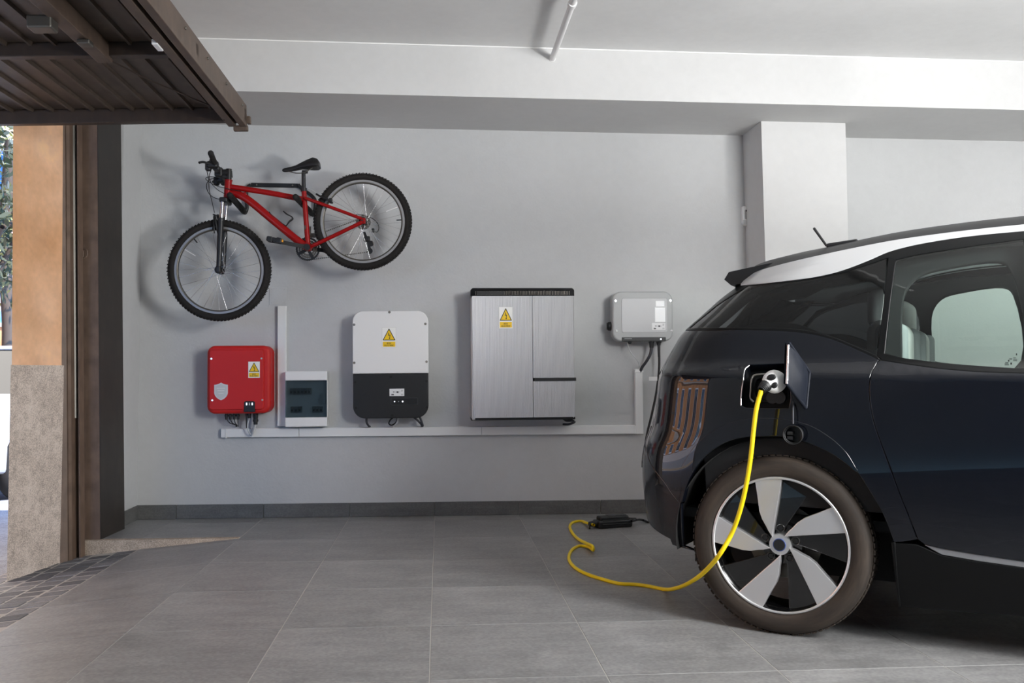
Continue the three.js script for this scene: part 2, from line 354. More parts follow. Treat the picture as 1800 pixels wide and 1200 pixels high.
// ---------------------------------------------------------------- open up-and-over garage door
{
  const P = onZ(433, 212, 1.63), door = structureGroup('door_1', 'brown ribbed metal garage door swung up overhead', P);
  door.rotation.z = 0.036;
  const W = 2.3, D = 3.0, RIBS = 0.102;
  obj('skin', uvBox(span(-W, -0.01, 0.062, 0.07, 0, D)), M.doorSkin, door);
  const rg = (() => { const s = new THREE.Shape([[-0.011, 0.03], [-0.006, 0.012], [0.006, 0.012], [0.011, 0.03]].map(([x, y]) => new THREE.Vector2(x, y))); return uvBox(new THREE.ExtrudeGeometry(s, { depth: D - 0.04, bevelEnabled: false })); })();
  for (let i = 0; i < 20; i++) { const r = obj('rib', rg, M.doorSkin, door); r.position.set(-0.17 - i * RIBS, 0.034, 0.02); }
  for (const [z, h] of [[0, 0.075], [0.97, 0.06], [2.0, 0.06], [D - 0.05, 0.075]]) obj('cross_bar', uvBox(rbox(W, h, 0.045, 0.004, -W / 2, 0.062 - h / 2, z + 0.022, 1)), M.brownDark, door);
  for (const x of [-0.39, -1.5]) obj('stiffener', uvBox(rbox(0.06, 0.075, D - 1.0, 0.004, x, 0.022, 0.97 + (D - 1.0) / 2, 1)), M.doorEdge, door);
  obj('edge_channel', [uvBox(rbox(0.042, 0.095, D, 0.004, -0.078, 0.02, D / 2 - 0.02, 1)), uvBox(span(-0.057, -0.036, 0.03, 0.06, 0, D)), uvBox(rbox(0.036, 0.12, D, 0.004, -0.018, 0.03, D / 2 - 0.02, 1))], M.doorEdge, door);
  obj('end_plate', [rbox(0.075, 0.03, 0.03, 0.004, -0.035, -0.035, -0.025), rbox(0.02, 0.04, 0.03, 0.004, 0.008, 0.01, -0.03)], M.doorEdge, door);
  for (let i = 0; i < 9; i++) obj('bolt', new THREE.SphereGeometry(0.007, 8, 6).translate(0.001, 0.055, 0.1 + i * 0.36), M.galv, door);
  obj('wire', tube([V(-0.42, 0.02, 1.0), V(-0.30, 0.0, 0.72), V(-0.18, 0.0, 0.42), V(-0.10, 0.0, 0.18), V(-0.09, -0.03, 0.12)], 0.004, 6), M.brownDark, door);
  obj('door_sensor', [rbox(0.024, 0.022, 0.085, 0.004, -0.105, -0.022, 1.2)], M.white, door).userData.label = 'small white contact sensor';
  obj('lock_case', [rbox(0.09, 0.05, 0.07, 0.008, -0.45, -0.03, 1.45), rbox(0.05, 0.02, 0.05, 0.006, -0.37, -0.03, 1.25)], M.galv, door).userData.label = 'dull metal lock case';
}
// ---------------------------------------------------------------- white pipe under the ceiling
{
  const p = onZ(971, 103, BEAM_Z), g = thing('ceiling_pipe', 'thin white pipe running from the beam along the ceiling', 'pipe', p);
  obj('pipe_run', rod(V(0, 0, 0), V(0, 0.0, 3.6), 0.019, 0.019, 20), M.white, g);
  obj('pipe_flange', rod(V(0, 0, 0), V(0, 0, 0.006), 0.022, 0.022, 20), M.white, g);
  obj('pipe_collar', [rod(V(0, 0, 0.86), V(0, 0, 0.90), 0.025, 0.025, 20)], M.white, g);
  for (const z of [0.88, 2.6]) obj('pipe_bracket', box(0.012, 0.06, 0.02, 0, 0.03, z), M.white, g);
}
// ---------------------------------------------------------------- equipment on the wall
const rectAt = (x0, y0, x1, y1, z) => { const a = onZ(x0, (y0 + y1) / 2, z), b = onZ(x1, (y0 + y1) / 2, z), t = onZ((x0 + x1) / 2, y0, z), d = onZ((x0 + x1) / 2, y1, z); return { x: (a.x + b.x) / 2, y: (t.y + d.y) / 2, w: b.x - a.x, h: t.y - d.y }; };
const warnTex = canvasTex(256, 368, (c, w, h) => {
  c.fillStyle = '#f2f2ef'; c.fillRect(0, 0, w, h);
  c.strokeStyle = '#c9c9c4'; c.lineWidth = 4; c.strokeRect(2, 2, w - 4, h - 4);
  c.beginPath(); c.moveTo(w / 2, 30); c.lineTo(w - 22, 228); c.lineTo(22, 228); c.closePath();
  c.fillStyle = '#f2c80a'; c.fill(); c.lineJoin = 'round'; c.lineWidth = 13; c.strokeStyle = '#16181c'; c.stroke();
  c.fillStyle = '#16181c'; c.beginPath();
  for (const [i, [x, y]] of [[118, 96], [112, 152], [138, 146], [132, 192], [122, 192], [136, 216], [152, 192], [142, 192], [152, 132], [126, 138], [130, 96]].entries()) i ? c.lineTo(x, y) : c.moveTo(x, y);
  c.fill();
  c.fillStyle = '#efc30c'; c.fillRect(16, 258, w - 32, 92);
  c.fillStyle = '#20221c'; c.font = 'bold 38px sans-serif'; c.textAlign = 'center'; c.fillText('RISC', w / 2, 300); c.fillText('ELÈCTRIC', w / 2, 340);
});
const labelTex = canvasTex(256, 128, (c, w, h) => {
  c.fillStyle = '#e2e3e3'; c.fillRect(0, 0, w, h); c.fillStyle = '#4a4c50';
  c.fillRect(60, 50, 26, 14); c.fillRect(90, 56, 26, 5); c.fillRect(122, 44, 34, 30); c.fillRect(160, 56, 22, 5); c.fillRect(32, 92, 44, 22);
  for (let i = 0; i < 3; i++) { c.fillRect(202, 22 + i * 14, 36 - i * 6, 4); c.fillRect(200, 92 + i * 9, 40, 3); }
});
const printed = (t, r = 0.5) => new THREE.MeshStandardMaterial({ map: t, roughness: r });
const M_warn = printed(warnTex), M_label = printed(labelTex);
const screw = (x, y, z, r = 0.006) => { const g = new THREE.CylinderGeometry(r, r, 0.004, 12).rotateX(Math.PI / 2).translate(x, y, z); return [g]; };
function wallThing(name, label, category, x0, y0, x1, y1, d) {
  const r = rectAt(x0, y0, x1, y1, d), g = thing(name, label, category, V(r.x, r.y - r.h / 2, 0));
  g.rotation.z = 0.008;
  const loc = (X0, Y0, X1, Y1, z = d) => { const q = rectAt(X0, Y0, X1, Y1, z); return { x: q.x - r.x, y: q.y - (r.y - r.h / 2), w: q.w, h: q.h }; };
  const pt = (X, Y, z = d) => { const q = onZ(X, Y, z); return V(q.x - r.x, q.y - (r.y - r.h / 2), z); };
  return { g, r, loc, pt, W: r.w, H: r.h };
}
const PXM = 1600 / 6.4;   // pixels a metre on the wall
{ // red inverter
  const d = 0.18, { g, loc, pt, W, H } = wallThing('solar_inverter', 'red wall inverter with rounded corners and silver shield badge', 'inverter', 363, 607, 475, 727, d);
  obj('housing', [slab(roundRect(W, H, 0.055, 0, H / 2), 0.012, d - 0.012, 0.022, 4), box(W * 0.7, H * 0.8, 0.02, 0, H / 2, 0.01)], M.red, g);
  const f = loc(368, 614, 464, 720);
  obj('front_cover', slab(roundRect(f.w, f.h, 0.02, f.x, f.y), d - 0.014, d, 0.006, 3), M.red, g);
  for (const [x, y] of [[372.5, 630], [460.5, 630], [373.5, 703], [461.5, 703]]) { const p = pt(x, y); obj('cover_screw', screw(p.x, p.y, d + 0.001, 0.0065), M.chrome, g); }
  const s = loc(437, 635.5, 457.5, 664); obj('warning_sticker', box(s.w, s.h, 0.0012, s.x, s.y, d + 0.0007), M_warn, g).userData.label = 'white and yellow electric shock warning sticker';
  const b = loc(377, 672, 401, 703), sh = (k) => { const q = new THREE.Shape(), w = b.w * k, h = b.h * k, X = b.x, Y = b.y; q.moveTo(X, Y + h / 2); q.quadraticCurveTo(X + w * 0.25, Y + h * 0.38, X + w / 2, Y + h * 0.38); q.lineTo(X + w / 2, Y - h * 0.1); q.quadraticCurveTo(X + w * 0.42, Y - h * 0.38, X, Y - h / 2); q.quadraticCurveTo(X - w * 0.42, Y - h * 0.38, X - w / 2, Y - h * 0.1); q.lineTo(X - w / 2, Y + h * 0.38); q.quadraticCurveTo(X - w * 0.25, Y + h * 0.38, X, Y + h / 2); return q; };
  const bd = obj('shield_badge', slab(sh(1), d, d + 0.004, 0.001, 2), std(0xd6d7d7, 0.45, 0.2), g);
  obj('badge_face', slab(sh(0.84), d + 0.003, d + 0.0052, 0.0008, 2), M.lightGrey, bd);
  obj('badge_line', [0.022, 0.006, -0.014].map((o, i) => box(b.w * (0.62 - i * 0.12), 0.003, 0.001, b.x, b.y + o, d + 0.0055)), M.white, bd);
  const k = loc(429, 705, 448.5, 724), dp = obj('display', slab(roundRect(k.w, k.h, [0.012, 0.012, 0.004, 0.004], k.x, k.y), d - 0.02, d + 0.004, 0.003), M.black, g);
  for (const i of [-1, 0, 1]) obj('status_light', box(0.008, 0.018, 0.002, k.x + i * 0.019, k.y + 0.018, d + 0.004), i ? M.led : M.lightGrey, dp);
  const kn = pt(364.5, 700); obj('side_knob', rod(V(kn.x + 0.01, kn.y, d * 0.5), V(kn.x - 0.018, kn.y, d * 0.5), 0.02, 0.017, 14), M.red, g);
  const gz = 0.085;
  for (const x of [398, 404.5, 411.5, 418]) { const a = pt(x, 726, gz), e = pt(x, 737, gz); obj('cable_gland', [rod(a, e, 0.0115, 0.009), rod(a.clone().add(V(0, -0.012, 0)), a.clone().add(V(0, -0.022, 0)), 0.0135, 0.0135, 6)], M.black, g); }
  for (const [x, x2] of [[398, 414.5], [404.5, 415.5], [411.5, 416.5], [418, 418.5]]) obj('dc_cable', tube([pt(x, 736, gz), pt(x + (x2 - x) * 0.35, 743, gz - 0.01), pt(x2, 747, gz - 0.05), pt(x2, 749.5, 0.03)], 0.0032, 6), M.black, g);
  obj('antenna', rod(pt(432.5, 725, gz), pt(433.5, 752, gz), 0.006, 0.0035), M.black, g);
  const m1 = pt(438, 726, gz), m2 = pt(438, 735, gz); obj('cable_gland', [rod(m1, m2, 0.015, 0.011), rod(m1, m1.clone().add(V(0, -0.015, 0)), 0.016, 0.016, 6)], M.black, g);
  const c1 = pt(449.5, 726, gz), c2 = pt(449, 746, gz); obj('plug_connector', [rod(c1, c2, 0.019, 0.014), rod(c1.clone().lerp(c2, 0.55), c1.clone().lerp(c2, 0.75), 0.0195, 0.0195, 16)], M.black, g);
  obj('white_cable', tube([m2, pt(435, 750, gz), pt(438, 761, gz - 0.01), pt(443, 764, gz - 0.02), pt(446.5, 752, gz - 0.035), pt(445, 747, 0.04)], 0.0045, 8), M.lightGrey, g);
  obj('white_cable', tube([c2, pt(446, 757, gz), pt(441.5, 766, gz - 0.02), pt(443, 757, gz - 0.03), pt(447, 747, 0.045)], 0.0055, 8), M.lightGrey, g);
}
{ // breaker box
  const d = 0.11, { g, loc, W, H } = wallThing('breaker_box', 'small white fuse box with a smoked window', 'fuse box', 501, 652, 575.5, 750, d);
  obj('enclosure', [rbox(W, H, 0.03, 0.006, 0, H / 2, 0.015), rbox(W, H * 0.17, d, 0.008, 0, H * 0.915, d / 2), rbox(W, H * 0.17, d, 0.008, 0, H * 0.085, d / 2), span(-W / 2, -W / 2 + 0.006, H * 0.1, H * 0.9, 0, d - 0.012), span(W / 2 - 0.006, W / 2, H * 0.1, H * 0.9, 0, d - 0.012)], M.white, g);
  obj('inner_panel', span(-W / 2 + 0.006, W / 2 - 0.006, H * 0.16, H * 0.84, 0.03, 0.06), M.lightGrey, g);
  const row = (x0, y0, x1, y1, n) => { const q = loc(x0, y0, x1, y1, 0.075); for (let i = 0; i < n; i++) { const bx = q.x - q.w / 2 + (i + 0.5) * q.w / n, br = obj('breaker', rbox(q.w / n * 0.94, q.h, 0.03, 0.003, bx, q.y, 0.07, 1), std(0x74777a, 0.5), g); obj('toggle', box(q.w / n * 0.5, q.h * 0.3, 0.012, bx, q.y - q.h * 0.1, 0.089), M.black, br); } };
  row(510, 682, 548, 693, 6); row(511, 714, 531, 725, 3); row(549, 714, 568, 725, 3);
  const m = loc(563, 691, 573, 709, 0.075); obj('meter_module', [rbox(m.w, m.h, 0.03, 0.003, m.x, m.y, 0.07), box(m.w * 0.3, m.h * 0.8, 0.004, m.x, m.y, 0.087)], M.greyPlastic, g);
  obj('smoked_window', [rbox(W * 0.985, H * 0.655, 0.004, 0.001, 0, H * 0.5, d - 0.006)], phys({ color: 0xc0c9cd, roughness: 0.05, transmission: 1, thickness: 0, ior: 1.5 }), g).userData.label = 'smoked clear window';
}
{ // white and black inverter
  const d = 0.17, { g, loc, pt, W, H } = wallThing('hybrid_inverter', 'tall wall inverter with white top and black lower part', 'inverter', 620.5, 546, 754, 735, d);
  const cut = loc(620, 656.5, 754, 735), hb = cut.h, r = 0.075;
  obj('upper_cover', slab(roundRect(W, H - hb - 0.003, [r, r, 0.004, 0.004], 0, (H + hb) / 2), 0.03, d, 0.006, 3, 14), M.white, g);
  obj('lower_cover', slab(roundRect(W - 0.004, hb, [0.004, 0.004, r * 1.15, r * 1.15], 0, hb / 2), 0.03, d - 0.002, 0.006, 3, 14), M.black, g);
  obj('heat_sink', [slab(roundRect(W * 0.86, H * 0.86, 0.05, 0, H / 2), 0, 0.035, 0.004)], M.alu, g);
  for (const [x, y, b] of [[686, 548.5, 0], [622, 570, 0], [749, 569.5, 0], [623.5, 637, 0], [750.5, 636, 0], [687.5, 662, 1], [625, 671, 1], [750.5, 670, 1], [626, 716.5, 1], [752, 716, 1], [689.5, 730, 1]]) { const p = pt(x, y); p.x = Math.max(-W / 2 + 0.011, Math.min(W / 2 - 0.011, p.x)); obj('cover_screw', [...screw(p.x, p.y, d + 0.0005, 0.009), ...screw(p.x, p.y, d + 0.002, 0.004)], b ? M.blackMatte : M.steel, g); }
  const s = loc(672.5, 575, 697.5, 611); obj('warning_sticker', box(s.w, s.h, 0.0012, s.x, s.y, d + 0.0007), M_warn, g).userData.label = 'white and yellow electric shock warning sticker';
  const l = loc(685, 683, 711, 696); obj('rating_label', box(l.w, l.h, 0.0012, l.x, l.y, d - 0.001), M_label, g).userData.label = 'small pale printed rating label';
  const c = loc(687, 699, 735, 712), cp = obj('status_panel', [slab(roundRect(c.w, c.h, 0.008, c.x, c.y), d - 0.006, d + 0.001, 0.001)], std(0x3b3c3f, 0.35), g);
  obj('panel_face', slab(roundRect(c.w * 0.97, c.h * 0.9, 0.007, c.x, c.y), d - 0.004, d + 0.0016, 0.0005), std(0x222325, 0.3), cp);
  for (const [x, r2] of [[-0.068, 0.0045], [-0.04, 0.003], [-0.012, 0.006]]) obj('status_light', screw(c.x + x, c.y, d + 0.001, r2), x < -0.03 && x > -0.05 ? M.lightGrey : M.led, cp);
  for (const q of [[[644, 733, 0.08], [644.5, 742, 0.085], [648, 748, 0.07], [650, 749, 0.03]], [[738, 733, 0.08], [741, 741, 0.085], [743, 748, 0.06], [743, 748.8, 0.03]], [[727, 733, 0.08], [735, 740, 0.085], [741, 747, 0.06], [741, 748.8, 0.03]]]) obj('cable', tube(q.map((a) => pt(...a)), 0.0075, 8), M.cableGrey, g);
  obj('cable', tube([pt(692, 733, 0.08), pt(686, 738, 0.09), pt(683.5, 744, 0.09), pt(688, 747, 0.08), pt(696, 742, 0.08), pt(699, 733, 0.07)], 0.005, 8), M.black, g);
  obj('cable', tube([pt(700, 733, 0.08), pt(698, 742, 0.085), pt(692, 747, 0.06), pt(689, 750, 0.04)], 0.006, 8), M.lightGrey, g);
}
{ // battery cabinet
  const d = 0.22, { g, loc, pt, W, H } = wallThing('battery_cabinet', 'large silver ribbed battery cabinet with black top edge', 'battery', 829, 506, 1011, 738, d);
  const ribbed = (x0, x1, y0, y1, z0, z1, per = 0.0085, amp = 0.0016) => {
    const pts = [], n = Math.max(4, Math.round((x1 - x0) / per)), st = 4;
    for (let i = 0; i <= n * st; i++) { const ph = i / st; pts.push(new THREE.Vector2(x0 + (x1 - x0) * i / (n * st), z1 - amp * (0.5 - 0.5 * Math.cos(ph * Math.PI * 2)))); }
    pts.push(new THREE.Vector2(x1, z0), new THREE.Vector2(x0, z0));
    const sh = new THREE.Shape(pts.map((p) => new THREE.Vector2(p.x, -p.y)));
    return new THREE.ExtrudeGeometry(sh, { depth: y1 - y0, bevelEnabled: false }).rotateX(-Math.PI / 2).translate(0, y0, 0);
  };
  const silver = std(0xbdbdbc, 0.4, 0.6);
  const sx = loc(937, 600, 938, 601).x, st = loc(940, 664, 1012, 670), topY = H - loc(829, 506, 1011, 520).h, botY = loc(829, 733.5, 1011, 738).h;
  obj('main_front', ribbed(-W / 2 + 0.012, sx - 0.0015, botY, topY, 0.06, d), silver, g);
  obj('upper_door', ribbed(sx + 0.0015, W / 2 - 0.006, st.y + st.h / 2, topY, 0.06, d), silver, g);
  obj('lower_door', ribbed(sx + 0.0015, W / 2 - 0.002, botY, st.y - st.h / 2, 0.06, d), silver, g);
  obj('side_frame', [rbox(0.03, topY, d - 0.012, 0.012, -W / 2 + 0.015, topY / 2, d / 2), rbox(0.02, topY, d - 0.02, 0.008, W / 2 - 0.01, topY / 2, d / 2), span(-W / 2 + 0.01, W / 2 - 0.01, botY, topY, 0.02, 0.06)], silver, g);
  const cap = obj('top_cap', slab(roundRect(W + 0.004, H - topY, [0.022, 0.022, 0.001, 0.001], 0, (H + topY) / 2), 0.01, d + 0.004, 0.004), M.blackGloss, g);
  const grille = (H - topY) * 0.5;
  for (let i = 0; i < 62; i++) obj('grille_bar', box(0.0035, grille, 0.003, -W / 2 + 0.035 + i * (W - 0.07) / 61, topY + grille * 0.75, d + 0.0045), M.galv, cap);
  obj('cap_display', box(W * 0.27, grille * 0.8, 0.004, -W / 2 + 0.045 + W * 0.13, topY + grille * 0.75, d + 0.0055), M.black, cap);
  obj('door_strip', rbox(st.w + 0.006, st.h, d - 0.055, 0.002, st.x + 0.002, st.y, (d + 0.062) / 2), M.black, g);
  obj('bottom_edge', rbox(W + 0.004, botY, d - 0.02, 0.003, 0, botY / 2, d / 2), M.black, g);
  const s = loc(878.5, 539, 902.5, 577); obj('warning_sticker', box(s.w, s.h, 0.001, s.x, s.y, d + 0.0008), M_warn, g).userData.label = 'electric shock warning sticker on the ribbed front';
  obj('cable', tube([pt(990, 736, 0.1), pt(996, 740, 0.11), pt(1005, 740.5, 0.12), pt(1010, 742, 0.11), pt(1000, 746, 0.07), pt(990, 746, 0.03)], 0.008, 8), M.cableGrey, g);
  obj('cable_gland', [rod(pt(995, 735, 0.1), pt(1009, 741, 0.12), 0.011, 0.009)], M.black, g);
}
{ // grey charger inverter
  const d = 0.15, { g, loc, pt, W, H } = wallThing('wall_charger', 'light grey wall charger unit beside the parked car', 'charger', 1077, 512, 1183.5, 600, d);
  const sh = roundRect(W, H, 0.065, 0, H / 2);
  obj('housing', [slab(sh, 0.06, d, 0.014, 4, 14)], M.greyPlastic, g);
  obj('mounting_back', slab(roundRect(W * 0.94, H * 0.9, 0.05, 0, H * 0.5), 0, 0.065, 0.004), M.greyPlastic, g);
  const f = loc(1093, 524.5, 1173, 584); obj('front_plate', slab(roundRect(f.w, f.h, 0.014, f.x, f.y), d - 0.01, d + 0.003, 0.002), std(0xb6b7b8, 0.5, 0.1), g);
  const l1 = loc(1151.5, 529, 1169.5, 566), l2 = loc(1146, 567.5, 1169.5, 580);
  obj('blank_label', [box(l1.w * 0.84, l1.h * 0.3, 0.001, l1.x, l1.y + l1.h * 0.35, d + 0.0038), box(l1.w, l1.h * 0.72, 0.001, l1.x, l1.y - l1.h * 0.14, d + 0.0038)], std(0xf4f6f6, 0.4), g).userData.label = 'plain white label';
  obj('rating_label', box(l2.w, l2.h, 0.001, l2.x, l2.y, d + 0.0038), M_label, g);
  for (const [x, y] of [[1082.5, 528], [1179, 528.5], [1084, 580.5], [1180.5, 581]]) { const p = pt(x, y); obj('cover_screw', screw(p.x, p.y, d + 0.001, 0.007), M.chrome, g); }
  const b = loc(1093, 592.5, 1170.5, 599.5), sp = obj('connector_strip', slab(roundRect(b.w, b.h, [0.004, 0.004, 0.006, 0.006], b.x, b.y), d - 0.06, d + 0.004, 0.003), M.black, g);
  const lt = pt(1161.5, 596); obj('status_light', screw(lt.x, lt.y, d + 0.004, 0.006), M.led, sp);
  obj('strip_lettering', box(0.055, 0.007, 0.001, pt(1104, 595).x, pt(1104, 595).y, d + 0.0045), std(0x8c8e90, 0.6), sp);
  const kn = pt(1076, 572); obj('isolator_knob', [rod(V(-W / 2 + 0.01, kn.y, 0.08), V(-W / 2 - 0.022, kn.y, 0.08), 0.034, 0.03, 18), box(0.012, 0.05, 0.012, -W / 2 - 0.025, kn.y, 0.08)], M.black, g);
  const gz = 0.1, gl = (x, y0, y1, r) => [rod(pt(x, y0, gz), pt(x, y1, gz), r, r * 0.8, 14), rod(pt(x, y0, gz), pt(x, y0 + 5, gz), r * 1.15, r * 1.15, 6)];
  obj('cable_gland', gl(1107, 598, 604, 0.012), M.black, g); obj('cable_gland', gl(1145, 598, 611, 0.018), M.black, g); obj('cable_gland', gl(1158, 598, 607, 0.017), M.black, g);
  obj('strain_relief', Array.from({ length: 9 }, (_, i) => rod(pt(1158, 606 + i * 2.4, gz), pt(1158, 607.6 + i * 2.4, gz), 0.0125 - i * 0.0004, 0.0125 - i * 0.0004, 12)), M.black, g);
  obj('thin_wire', tube([pt(1103, 603, gz), pt(1108, 618, 0.1), pt(1120, 633, 0.08), pt(1124.5, 646, 0.04), pt(1124, 652, 0.03)], 0.004, 6), M.lightGrey, g);
  obj('grey_cable', tube([pt(1145, 610, gz), pt(1143, 622, 0.1), pt(1136, 635, 0.08), pt(1128, 646, 0.045), pt(1125, 654, 0.03)], 0.011, 8), M.cableGrey, g);
  obj('black_cable', tube([pt(1158, 604, gz), pt(1158.5, 640, gz), pt(1156, 670, gz), pt(1151, 700, 0.11), pt(1143, 735, 0.12), pt(1135, 768, 0.13), pt(1131, 800, 0.14), pt(1134, 840, 0.16), pt(1142, 880, 0.2), pt(1152, 903, 0.3)], 0.0085, 8), M.black, g);
  const tg = pt(1147, 665.5, gz), tagm = obj('cable_tag', box(0.062, 0.028, 0.001, tg.x, tg.y, gz + 0.012).rotateZ(-0.002), M.white, g); tagm.userData.label = 'small white paper cable tag';
}
// ---------------------------------------------------------------- white cable ducts
const duct = (name, label, x0, y0, x1, y1, d = 0.036) => { const r = rectAt(x0, y0, x1, y1, d), g = thing(name, label, 'cable duct', V(r.x, r.y - r.h / 2, 0), 'white plastic cable ducts'); g.rotation.z = r.w > r.h ? 0.0035 : 0.008; return { g, r, d }; };
{
  const mk = ({ g, r, d }, breaks, horiz) => {
    obj('duct_base', rbox(r.w, r.h, d * 0.6, 0.002, 0, r.h / 2, d * 0.3, 1), M.whiteMatte, g);
    const L = horiz ? r.w : r.h; let a = 0;
    for (const b of [...breaks, 1]) { const c = (a + b) / 2 * L, l = (b - a) * L - 0.0015; obj('duct_lid', horiz ? rbox(l, r.h * 0.94, d * 0.5, 0.004, -L / 2 + c, r.h / 2, d * 0.75) : rbox(r.w * 0.94, l, d * 0.5, 0.004, 0, c, d * 0.75), M.whiteMatte, g); a = b; }
    return g;
  };
  const h = mk(duct('cable_duct', 'long white horizontal cable duct below the wall equipment', 388, 750, 1118, 766), [0.183, 0.62], true);
  obj('end_cap', rbox(0.012, h.children[0].geometry.boundingBox ? 0.066 : 0.066, 0.04, 0.003, -1.44, 0.031, 0.02), M.whiteMatte, h);
  mk(duct('cable_duct', 'white vertical cable duct between red inverter and fuse box', 488, 537, 503.5, 749), [], false);
  const v = mk(duct('cable_duct', 'white vertical cable duct below the grey wall charger', 1117, 648, 1131.5, 763), [], false);
  obj('top_cap', rbox(0.066, 0.014, 0.042, 0.003, 0, 0.455, 0.021), M.whiteMatte, v);
}
{ // blank cover plate
  const r = rectAt(473.5, 505, 503, 536, 0.004), g = thing('cover_plate', 'square wall-coloured blank plate above vertical duct', 'cover plate', V(r.x, r.y - r.h / 2, 0));
  obj('plate', rbox(r.w, r.h, 0.004, 0.0015, 0, r.h / 2, 0.002), M.wall, g);
  for (const x of [-1, 1]) for (const y of [-1, 1]) obj('plate_screw', screw(x * r.w * 0.38, r.h / 2 + y * r.h * 0.38, 0.0035, 0.003), M.greyPlastic, g);
}
{ // motion sensor
  const d = 0.035, { g, pt, W, H } = wallThing('motion_sensor', 'small white oval motion detector beside the pillar', 'sensor', 1305.5, 362, 1322.5, 396.5, d);
  obj('shell', slab(roundRect(W, H, [0.012, 0.012, W * 0.48, W * 0.48], 0, H / 2), 0, d, 0.008, 4, 12), M.white, g);
  obj('lens_window', slab(roundRect(W * 0.36, H * 0.5, W * 0.16, -W * 0.1, H * 0.57), d - 0.004, d + 0.001, 0.001), M.greyPlastic, g);
  obj('lens_eye', new THREE.SphereGeometry(0.007, 10, 8).translate(-W * 0.1, H * 0.76, d), M.black, g);
  obj('lower_shell', slab(roundRect(W * 0.94, H * 0.26, [0.002, 0.002, W * 0.42, W * 0.42], 0, H * 0.16), d - 0.006, d + 0.0012, 0.001), M.lightGrey, g);
}
// ---------------------------------------------------------------- wall rack and bicycle
const BZ = 0.35;
const bikeBase = onZ(500, 560, 0);
{
  const g = thing('bike_rack', 'black wall bracket with two padded arms holding the bicycle', 'bike rack', V(bikeBase.x, onZ(480, 380, 0).y, 0));
  const b = g.position, q = (x, y, z) => onZ(x, y, z).sub(b);
  const l = q(441, 324.5, 0.02), r = q(524, 324.5, 0.02);
  obj('wall_bar', [rbox(r.x - l.x, 0.03, 0.012, 0.004, (l.x + r.x) / 2, l.y, 0.012)], M.black, g);
  for (const x of [0.12, 0.88]) obj('rack_screw', new THREE.SphereGeometry(0.006, 8, 6).translate(l.x + (r.x - l.x) * x, l.y, 0.019), M.steel, g);
  for (const [bx, by, tx, ty, corner] of [[431, 374, 404, 343, 441], [551, 378, 519.5, 346, 524]]) {
    const base = q(bx, by, 0.04), tip = q(tx, ty, 0.43);
    obj('bracket_tube', tube([q(corner, 324.5, 0.02), q(corner - 3 + (bx - corner) * 0.3, 330, 0.02), q(bx + 2, 350, 0.025), q(bx + 3, 366, 0.03), base, base.clone().lerp(tip, 0.15)], 0.013, 10), M.black, g);
    obj('bracket_arm', rod(base, tip, 0.012, 0.012), M.black, g);
    const dir = tip.clone().sub(base), n = 22, pad = [];
    for (let i = 0; i < n; i++) pad.push(rod(base.clone().addScaledVector(dir, 0.1 + 0.9 * i / n), base.clone().addScaledVector(dir, 0.1 + 0.9 * (i + 0.72) / n), 0.021, 0.021, 14));
    obj('foam_pad', [...pad, rod(base.clone().addScaledVector(dir, 0.1), tip, 0.0185, 0.0185, 14), new THREE.SphereGeometry(0.02, 14, 10).translate(tip.x, tip.y, tip.z)], M.blackMatte, g);
  }
}
